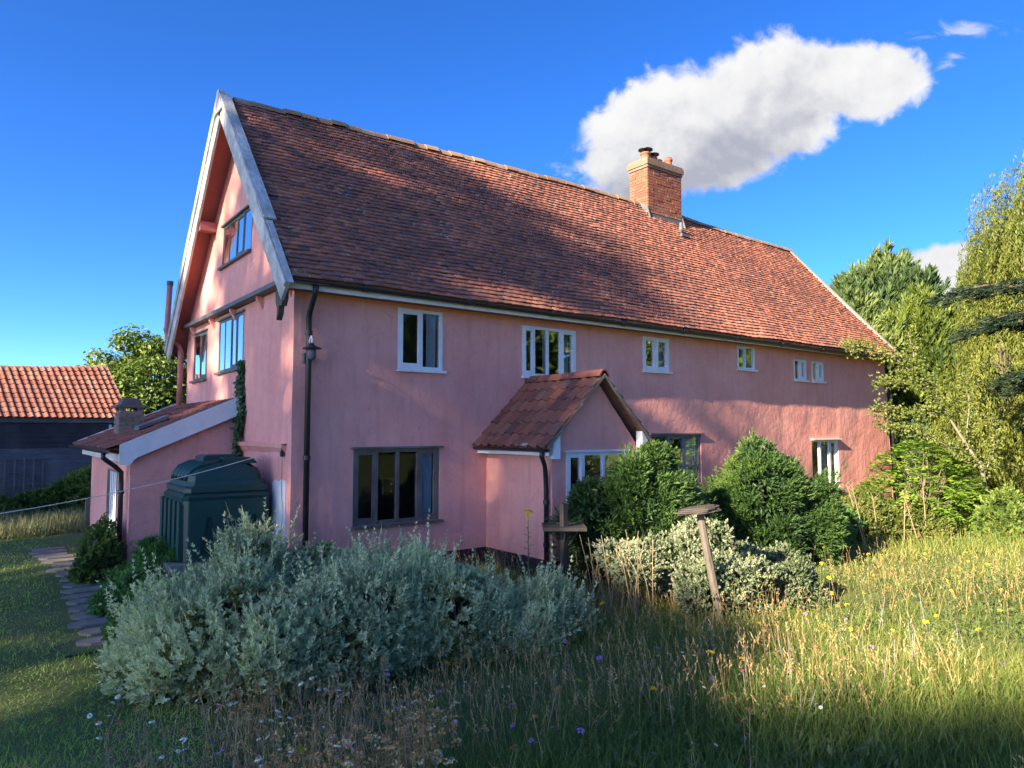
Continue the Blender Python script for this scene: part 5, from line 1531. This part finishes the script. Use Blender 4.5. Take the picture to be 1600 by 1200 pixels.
# mown lawn
P, t = scatter(120000, 2.6, 22, -1.15, 0.2)
ok = lawn_mask(P[:, 0], P[:, 1]) & ~in_house(P[:, 0], P[:, 1]) & ~(on_path(P[:, 0], P[:, 1]) & (rs.rand(len(P)) < .66)) & ((P[:, 1] < 11))
P, t = P[ok], t[ok]
n = len(P)
P3 = np.column_stack([P, ground_z(P[:, 0], P[:, 1])])
dry = np.clip(.38 + .30 * snoise(P, 71, .9, 3) + rs.normal(0, .16, n), 0, 1)
V, F = strips(P3, np.array([0, 0, 1.0]) + rs.normal(size=(n, 3)) * .45, rs.uniform(.03, .065, n) * (1 + .3 * snoise(P, 72, 2.0)), rs.uniform(.004, .007, n) * np.clip(t / 5, 1, 3), rs.uniform(.01, .04, n), 1, rs)
tag(np_obj('lawn_grass', V, F, M['lawn'], rnd=dry), 'short mown lawn grass to the left of the stone path', 'grass', kind='stuff')
# rough meadow
P, t = scatter(175000, 2.7, 24, -.62, 1.05)
x, y = P[:, 0], P[:, 1]
dens = np.clip(.75 + .35 * snoise(P, 73, 1.1, 3), .15, 1)
ok = ~lawn_mask(x, y) & ~in_house(x, y, .02) & (rs.rand(len(P)) < dens) & (y < 3) & ~((x < 0) & (y > -.4))
P, t = P[ok], t[ok]
x, y = P[:, 0], P[:, 1]
n = len(P)
P3 = np.column_stack([P, ground_z(x, y) - .01])
ht = (.13 + .10 * np.clip(snoise(P, 74, .8, 2) + .3, -.6, 1.2)) * rs.uniform(.5, 1.5, n)
tone = np.clip(.32 + .20 * snoise(P, 75, .8, 3) + rs.normal(0, .20, n), 0, 1)
V, F = strips(P3, np.array([0, 0, 1.0]) + rs.normal(size=(n, 3)) * .34, ht, rs.uniform(.004, .0085, n) * np.clip(t / 6, 1, 2.4), rs.uniform(.01, .14, n), 2, rs)
tag(np_obj('meadow_grass', V, F, M['grass'], rnd=np.repeat(tone, 2)), 'rough uncut meadow grass in front of the house', 'grass', kind='stuff')
# broad weed leaves close to the ground
P, t = scatter(34000, 2.7, 18, -.62, 1.0)
x, y = P[:, 0], P[:, 1]
ok = ~lawn_mask(x, y) & ~in_house(x, y) & (y < -.3) & (snoise(P, 76, 1.6, 2) > -.1)
P = P[ok]
n = len(P)
P3 = np.column_stack([P, ground_z(P[:, 0], P[:, 1]) + rs.uniform(.01, .16, n)])
V, F = leaves(P3, unit(rs.normal(size=(n, 3)) + np.array([0, 0, .3])), unit(rs.normal(size=(n, 3)) * .5 + np.array([0, 0, 1])), rs.uniform(.025, .07, n), rs.uniform(.015, .04, n))
tag(np_obj('ground_weeds', V, F, M['weed'], rnd=rs.rand(n)), 'low weed leaves growing through the meadow grass', 'weeds', kind='stuff')
# ripe grass stalks with seed heads
P, t = scatter(6500, 2.9, 15, -.6, .95)
x, y = P[:, 0], P[:, 1]
ok = ~lawn_mask(x, y) & ~in_house(x, y, .1) & (y < -.25) & (snoise(P, 77, 1.0, 2) > -.25)
P = P[ok]
Px = np.array([[2.0 + rs.normal(0, .45), -1.3 + rs.normal(0, .5)] for _ in range(110)] + [[2.9 + rs.normal(0, .35), -3.6 + rs.normal(0, .35)] for _ in range(90)])
Px = Px[~in_house(Px[:, 0], Px[:, 1], .05)]
hgt = np.concatenate([rs.uniform(.18, .46, len(P)), rs.uniform(.4, .75, len(Px))])
P = np.concatenate([P, Px])
n = len(P)
P3 = np.column_stack([P, ground_z(P[:, 0], P[:, 1])])
D = unit(np.array([-.10, .05, 1.0]) + rs.normal(size=(n, 3)) * .16)
Vs, Fs = strips(P3, D, hgt, np.full(n, .0045), rs.uniform(.01, .10, n), 3, rs)
tips = Vs.reshape(n, 8, 3)[:, 6:].mean(1)
dirs = unit(tips - Vs.reshape(n, 8, 3)[:, 4:6].mean(1))
hp = np.concatenate([tips - dirs * (.012 * k) for k in range(7)])
hd = unit(np.tile(dirs, (7, 1)) + rs.normal(size=(n * 7, 3)) * .35)
Vh, Fh = leaves(hp, hd, unit(rs.normal(size=hp.shape)), np.full(len(hp), .026), np.full(len(hp), .007))
V, F = merge([(Vs, Fs), (Vh, Fh)])
tag(np_obj('seeding_grass', V, F, M['straw'], rnd=np.concatenate([np.repeat(rs.rand(n), 3), np.tile(rs.rand(n), 7)])), 'straw-coloured grass stalks gone to seed across the meadow', 'grass', kind='stuff')
# dense dry growth at the lawn edge: stems with brown and cream heads
u = rs.rand(2600, 2)
tt = 3.1 + 2.3 * u[:, 0]
ll = tt * (-.57 + .48 * u[:, 1])
P = np.stack([CAMX + FX * tt + FY * ll, CAMY + FY * tt - FX * ll], 1)
P = P[~lawn_mask(P[:, 0] - .15, P[:, 1]) & (snoise(P, 81, 1.8, 2) > -.35)]
n = len(P)
P3 = np.column_stack([P, ground_z(P[:, 0], P[:, 1])])
Vs, Fs = strips(P3, np.array([0, 0, 1.0]) + rs.normal(size=(n, 3)) * .2, rs.uniform(.16, .46, n), np.full(n, .0045), rs.uniform(0, .08, n), 3, rs)
tips = Vs.reshape(n, 8, 3)[:, 6:].mean(1)
hp = np.concatenate([tips + rs.normal(size=(n, 3)) * np.array([.010, .010, .005]) for _ in range(8)])
Vh, Fh = leaves(hp, unit(rs.normal(size=hp.shape) * np.array([1, 1, .4])), unit(rs.normal(size=hp.shape) * .5 + np.array([0, 0, 1])), np.full(len(hp), .019), np.full(len(hp), .015))
V, F = merge([(Vs, Fs), (Vh, Fh)])
M['dry_head'] = leaf_material('dry_growth', [(0.24, 0.12, 0.035), (0.40, 0.21, 0.065), (0.56, 0.36, 0.13), (0.66, 0.52, 0.27)], .85, .15, (1, 1, .9))
tag(np_obj('dry_growth', V, F, M['dry_head'], rnd=np.concatenate([np.repeat(rs.rand(n), 3), np.tile(rs.rand(n), 8)])), 'dense brown dried flower stems along the lawn edge', 'dry plants', kind='stuff')
# tall pale grass strip before the barn
n = 9000
P = np.column_stack([rs.uniform(-6.5, -.9, n), rs.uniform(8.3, 11.5, n)])
P3 = np.column_stack([P, ground_z(P[:, 0], P[:, 1])])
V, F = strips(P3, np.array([.05, 0, 1.0]) + rs.normal(size=(n, 3)) * .2, rs.uniform(.2, .5, n), rs.uniform(.010, .016, n), rs.uniform(.03, .2, n), 2, rs)
tag(np_obj('tall_grass', V, F, M['pale_grass'], rnd=np.repeat(rs.rand(n), 2)), 'strip of tall pale grass left uncut between the lawn and the barn', 'grass', kind='stuff')
# dry bare stalks among the bushes
ds = thing('dead_stalks', (2.75, -3.9, 0), 'tangle of bare straw-coloured stalks beside the variegated bush', 'dead plant')
mb = MB()
for k in range(38):
    x, y = 2.75 + rs.normal(0, .30), -3.75 + rs.normal(0, .30)
    z = gz(x, y)
    h = rs.uniform(.45, 1.05)
    dx, dy = rs.normal(0, .16, 2)
    pts = [(x, y, z), (x + dx * .5, y + dy * .5, z + h * .55), (x + dx + rs.normal(0, .04), y + dy, z + h)]
    mb.tube(pts, [.006, .005, .003], 5)
    if k % 3 == 0:
        q = Vector(pts[1])
        mb.tube([q, q + Vector((rs.normal(0, .12), rs.normal(0, .12), .22))], [.004, .002], 5)
M['dry_stalk'] = mottled('dry_stalk', (0.34, 0.26, 0.15), (0.24, 0.17, 0.10), 12, .9)
mb.build('stalks', M['dry_stalk'], ds)
mb = MB()
ds2 = thing('dead_stalks', (10.3, -3.1, 0), 'few tall grey dead stalks standing before the far end of the house wall', 'dead plant')
for (x, y, h, dx) in ((9.9, -3.3, 1.3, -.35), (10.3, -3.1, 1.2, -.25), (10.6, -3.2, 1.0, -.1), (11.4, -3.6, 1.1, -.3), (11.2, -3.4, .9, .05), (12.0, -3.5, 1.2, -.05)):
    mb.tube([(x, y, gz(x, y)), (x + dx * .5, y - dx * .3, h * .55), (x + dx, y - dx * .5, h)], [.011, .009, .005], 6)
    for k in range(7):
        q = Vector((x + dx * (.6 + .06 * k), y - dx * (.35 + .02 * k), h * (.62 + .06 * k)))
        mb.tube([q, q + Vector((rs.normal(0, .09), rs.normal(0, .09), .12))], [.004, .002], 4)
mb.build('stalks', M['dry_stalk'], ds2)

# ------------------------------------------------------------------ flowers, one by one
def head_disc(r, n, petal_l, petal_w, droop=0.0):
    mb = MB()
    for k in range(n):
        a = 2 * math.pi * k / n
        c, s = math.cos(a), math.sin(a)
        p0, p1 = r * .6, r * .6 + petal_l
        w_ = petal_w / 2
        mb.quad((p0 * c, p0 * s, 0), ((p0 + petal_l * .5) * c - w_ * s, (p0 + petal_l * .5) * s + w_ * c, .004), (p1 * c, p1 * s, -droop), ((p0 + petal_l * .5) * c + w_ * s, (p0 + petal_l * .5) * s - w_ * c, .004))
    return mb
def umbel(r, n, q, rs, dome=.25):
    mb = MB()
    for _ in range(n):
        a, rr = rs.uniform(0, 6.28), r * math.sqrt(rs.rand())
        x, y, z = rr * math.cos(a), rr * math.sin(a), -dome * rr * rr / r + rs.normal(0, .003)
        for k in range(2):
            b_ = rs.uniform(0, 3.1)
            dx, dy = q * math.cos(b_), q * math.sin(b_)
            mb.quad((x - dx, y - dy, z), (x + dy * .7, y - dx * .7, z + q * .4), (x + dx, y + dy, z), (x - dy * .7, y + dx * .7, z + q * .4))
    return mb
def stem_mesh(h, r, lf, seed, wob=.05, leafl=.06, branches=0):
    r_ = np.random.RandomState(seed)
    mb = MB()
    pts = [Vector((0, 0, -.03)), Vector((r_.normal(0, wob * .4), r_.normal(0, wob * .4), h * .5)), Vector((0, 0, h))]
    mb.tube(pts, [r, r * .85, r * .6], 5)
    for k in range(lf):
        z = h * (.08 + .78 * k / max(lf, 1))
        a = 2.4 * k
        d = Vector((math.cos(a), math.sin(a), .55)).normalized()
        s = Vector((-d.y, d.x, 0))
        p = Vector((0, 0, z))
        l_ = leafl * (1.15 - .6 * k / max(lf, 1))
        mb.quad(p, p + d * l_ * .5 + s * l_ * .16, p + d * l_ - Vector((0, 0, l_ * .2)), p + d * l_ * .5 - s * l_ * .16)
    return mb
FL = {}
def flower_kind(key, name, label, cat, group, h, r, lf, stem_mat, head, head_mat, centre=None, leafl=.06):
    FL[key] = dict(name=name, label=label, cat=cat, group=group, h=h,
                   stems=[stem_mesh(h * s, r, lf, 7 * i + 1, leafl=leafl).mesh('stem', M[stem_mat]) for i, s in enumerate((.8, 1.0, 1.2))], hs=[h * s for s in (.8, 1.0, 1.2)],
                   head=head.mesh('flower', M[head_mat]), centre=centre)
daisy_c = MB().lathe((0, 0, 0), [(.008, -.002), (.0085, .004), (.005, .008), (.001, .009)], 8).mesh('flower_centre', M['petal_yellow'])
flower_kind('daisy', 'daisy', 'white ox-eye daisy on a thin stem', 'daisy', 'white daisies', .42, .0028, 3, 'stem', head_disc(.010, 13, .020, .009, .006), 'petal_white', daisy_c)
flower_kind('yarrow', 'dried_yarrow', 'brown dried flat flower head on a stiff stem', 'dried flower', 'brown seed heads', .38, .003, 4, 'dry_stalk', umbel(.024, 26, .006, np.random.RandomState(1)), 'seedhead')
flower_kind('yellow', 'yellow_flower', 'flat yellow flower head on a leafy stem', 'yellow flower', 'yellow flowers', .40, .003, 7, 'stem', umbel(.028, 34, .007, np.random.RandomState(2)), 'petal_yellow', leafl=.07)
flower_kind('mauve', 'mauve_flower', 'small mauve five-petalled flower', 'mauve flower', 'mauve flowers', .26, .0022, 4, 'stem', head_disc(.006, 5, .018, .017, .002), 'petal_mauve', leafl=.05)
flower_kind('campion', 'campion', 'magenta flower on a felted silver stem', 'campion', 'magenta flowers on silver stems', .50, .0048, 6, 'felt_stem', head_disc(.006, 5, .018, .018, .002), 'petal_pink', leafl=.09)
flower_kind('spike', 'tall_weed', 'tall upright yellow-green leafy flower spike in the sunny grass', 'tall weed', 'tall flower spikes in the sunny grass', .66, .005, 26, 'stem', umbel(.020, 26, .007, np.random.RandomState(3), 1.2), 'petal_yellow', leafl=.10)
def plant(key, x, y, sc=1.0, where=''):
    f = FL[key]
    k = rs.randint(3)
    o = bpy.data.objects.new(f['name'], f['stems'][k])
    link(o)
    o.location = (x, y, gz(x, y))
    o.rotation_euler = (rs.normal(0, .12), rs.normal(0, .12), rs.uniform(0, 6.28))
    o.scale = (sc, sc, sc)
    tag(o, (f['label'] + ' ' + where).strip(), f['cat'], (f['group'] + ' ' + where).strip())
    h = bpy.data.objects.new('flower_head', f['head'])
    link(h, o)
    h.location = (0, 0, f['hs'][k])
    h.rotation_euler = (rs.normal(0, .35), rs.normal(0, .35), rs.uniform(0, 6.28))
    if f['centre']:
        c = bpy.data.objects.new('flower_centre', f['centre'])
        link(c, h)
def plant_area(key, n, fn, s0=.8, s1=1.25, where=''):
    c = 0
    while c < n:
        x, y = fn()
        if in_house(np.array([x]), np.array([y]), .1)[0]:
            continue
        plant(key, x, y, rs.uniform(s0, s1), where)
        c += 1
def fan(t0, t1, l0, l1):
    def f():
        t = rs.uniform(t0, t1)
        l = t * rs.uniform(l0, l1)
        return CAMX + FX * t + FY * l, CAMY + FY * t - FX * l
    return f
plant_area('daisy', 60, fan(3.3, 5.4, -.58, -.22), .55, .95, where='at the lawn edge')
plant_area('daisy', 24, fan(3.6, 6.5, -.3, .45), .4, .65, where='in the open meadow')
plant_area('yarrow', 150, fan(3.2, 5.2, -.56, -.12), .7, 1.2, where='at the lawn edge')
plant_area('yarrow', 40, fan(3.2, 6.5, -.2, .5), .6, 1.0, where='in the open meadow')
plant_area('yellow', 14, fan(3.6, 8.5, -.5, .2), .8, 1.2, where='near the silver shrubs')
plant_area('yellow', 36, fan(5.0, 11, .25, .75), .6, 1.0, where='in the sunny grass')
plant_area('mauve', 34, fan(3.4, 7.0, -.45, .25), .7, 1.2, where='near the silver shrubs')
plant_area('mauve', 14, fan(4.5, 9.0, .2, .7), .7, 1.1, where='in the sunny grass')
plant_area('campion', 26, fan(4.4, 7.2, .26, .62), .45, .75)
plant_area('spike', 26, fan(5.5, 10.0, .30, .74), .6, 1.05)
rw = thing('ragwort', (2.33, -2.5, 0), 'tall yellow-topped weed growing in front of the porch side wall', 'tall weed')
mb = stem_mesh(1.18, .010, 26, 9, leafl=.13)
mb.v = [(a + 2.33, b_ - 2.5, c) for a, b_, c in mb.v]
mb.build('stem', M['stem'], rw)
mb = umbel(.075, 90, .013, np.random.RandomState(6), .5)
mb.v = [(a + 2.33, b_ - 2.5, c + 1.22) for a, b_, c in mb.v]
for k in range(9):
    a = 2 * math.pi * k / 9
    mb.tube([(2.33, -2.5, 1.08), (2.33 + .05 * math.cos(a), -2.5 + .05 * math.sin(a), 1.21)], .003, 4)
mb.build('flower_head', M['petal_yellow'], rw)
fp = thing('fence_post', (-1.55, 8.7, 0), 'short grey fence post at the edge of the tall grass beside the lean-to', 'post')
MB().box(-1.60, -1.50, 8.66, 8.76, -.2, .72).build('post_shaft', M['old_wood'], fp)
MB().box(-1.50, -1.2, 8.68, 8.70, .55, .66).build('rail_stub', M['old_wood'], fp)

# ------------------------------------------------------------------ tall trees on the sunny side, which shade the garden front
def shade(y, z, d=-40.0):
    """where a crown at distance d must stand to throw the shadow of a crown at x = -20"""
    k = (-20 - d) / math.cos(SUN_AZ)
    return y - k * math.sin(SUN_AZ), z + k * math.tan(SUN_EL)
yy, zz = shade(-1.3, 12.6)
ex = [(-40, *shade(a, b_), r) for a, b_, r in ((-4.3, 13.2, 1.4), (-4.7, 12.4, 1.3), (-5.0, 11.9, 1.2), (-4.2, 11.9, 1.4), (-5.3, 11.2, 1.3), (-4.0, 13.6, 1.2), (-4.7, 11.0, 1.1), (-4.8, 9.2, 1.2), (-2.3, 18.3, 1.2), (-2.6, 17.2, 1.4), (-1.0, 16.0, 1.3), (-3.6, 15.4, 1.2), (-3.2, 17.0, 1.2), (-4.5, 8.2, 1.2), (-3.2, 7.9, 1.2), (-1.8, 7.6, 1.1), (0.2, 7.7, 1.2), (1.6, 7.8, 1.1))]
broad_tree('garden_tree', 'tallest lime tree of the row beyond the lawn', (-40, yy, 0), zz + 7, (-40, yy, zz), (1.6, 2.9, 6.3), 72, (.6, 1.15), 14000, .36, .26, M['broad'], 301, .6, flat=.9, extra=ex)
yy, zz = shade(3.7, 10.8)
broad_tree('garden_tree', 'lime tree beside the tallest, on the barn side of the row', (-40, yy, 0), zz + 5, (-40, yy, zz), (1.6, 3.0, 4.4), 46, (.6, 1.1), 7500, .36, .26, M['broad'], 302, .5, flat=.9)
yy, zz = shade(9.8, 9.6)
broad_tree('garden_tree', 'lime tree at the barn end of the row', (-40, yy, 0), zz + 4, (-40, yy, zz), (2.4, 3.2, 3.4), 70, (.6, 1.1), 9000, .36, .26, M['broad'], 308, .5, flat=.9)
for (y_, top, sd, lab) in ((-6.4, 11.0, 303, 'first lower lime tree past the tallest in the row'), (-9.4, 10.3, 304, 'second lower lime tree past the tallest in the row'),
                           (-12.6, 10.2, 305, 'third lower lime tree past the tallest in the row'), (-15.8, 10.6, 306, 'last lime tree of the row beyond the lawn')):
    yy, zz = shade(y_, top - 1.9)
    broad_tree('garden_tree', lab, (-40, yy, 0), top, (-40, yy, zz), (1.9, 2.0, 1.7), 44 if y_ > -10 else 75, (.4, .85), 5000 if y_ > -10 else 9000, .36, .26, M['broad'], sd, .4, flat=.9)
for k, (xx, yy, top) in enumerate(((2, -44, 12), (14, -43, 14), (26, -42, 13), (38, -40, 14), (50, -36, 13), (60, -29, 14), (68, -20, 13), (72, -9, 12))):
    nth = ('first', 'second', 'third', 'fourth', 'fifth', 'sixth', 'seventh', 'eighth')[k]
    broad_tree('boundary_tree', nth + ' tree of the belt beyond the meadow, counted from the lawn', (xx, yy, 0), top, (xx, yy, top * .52), (6.2, 5.0, top * .46), 90, (1.4, 2.4), 5000, .9, .65, M['broad'], 320 + k, .5, flat=.9)
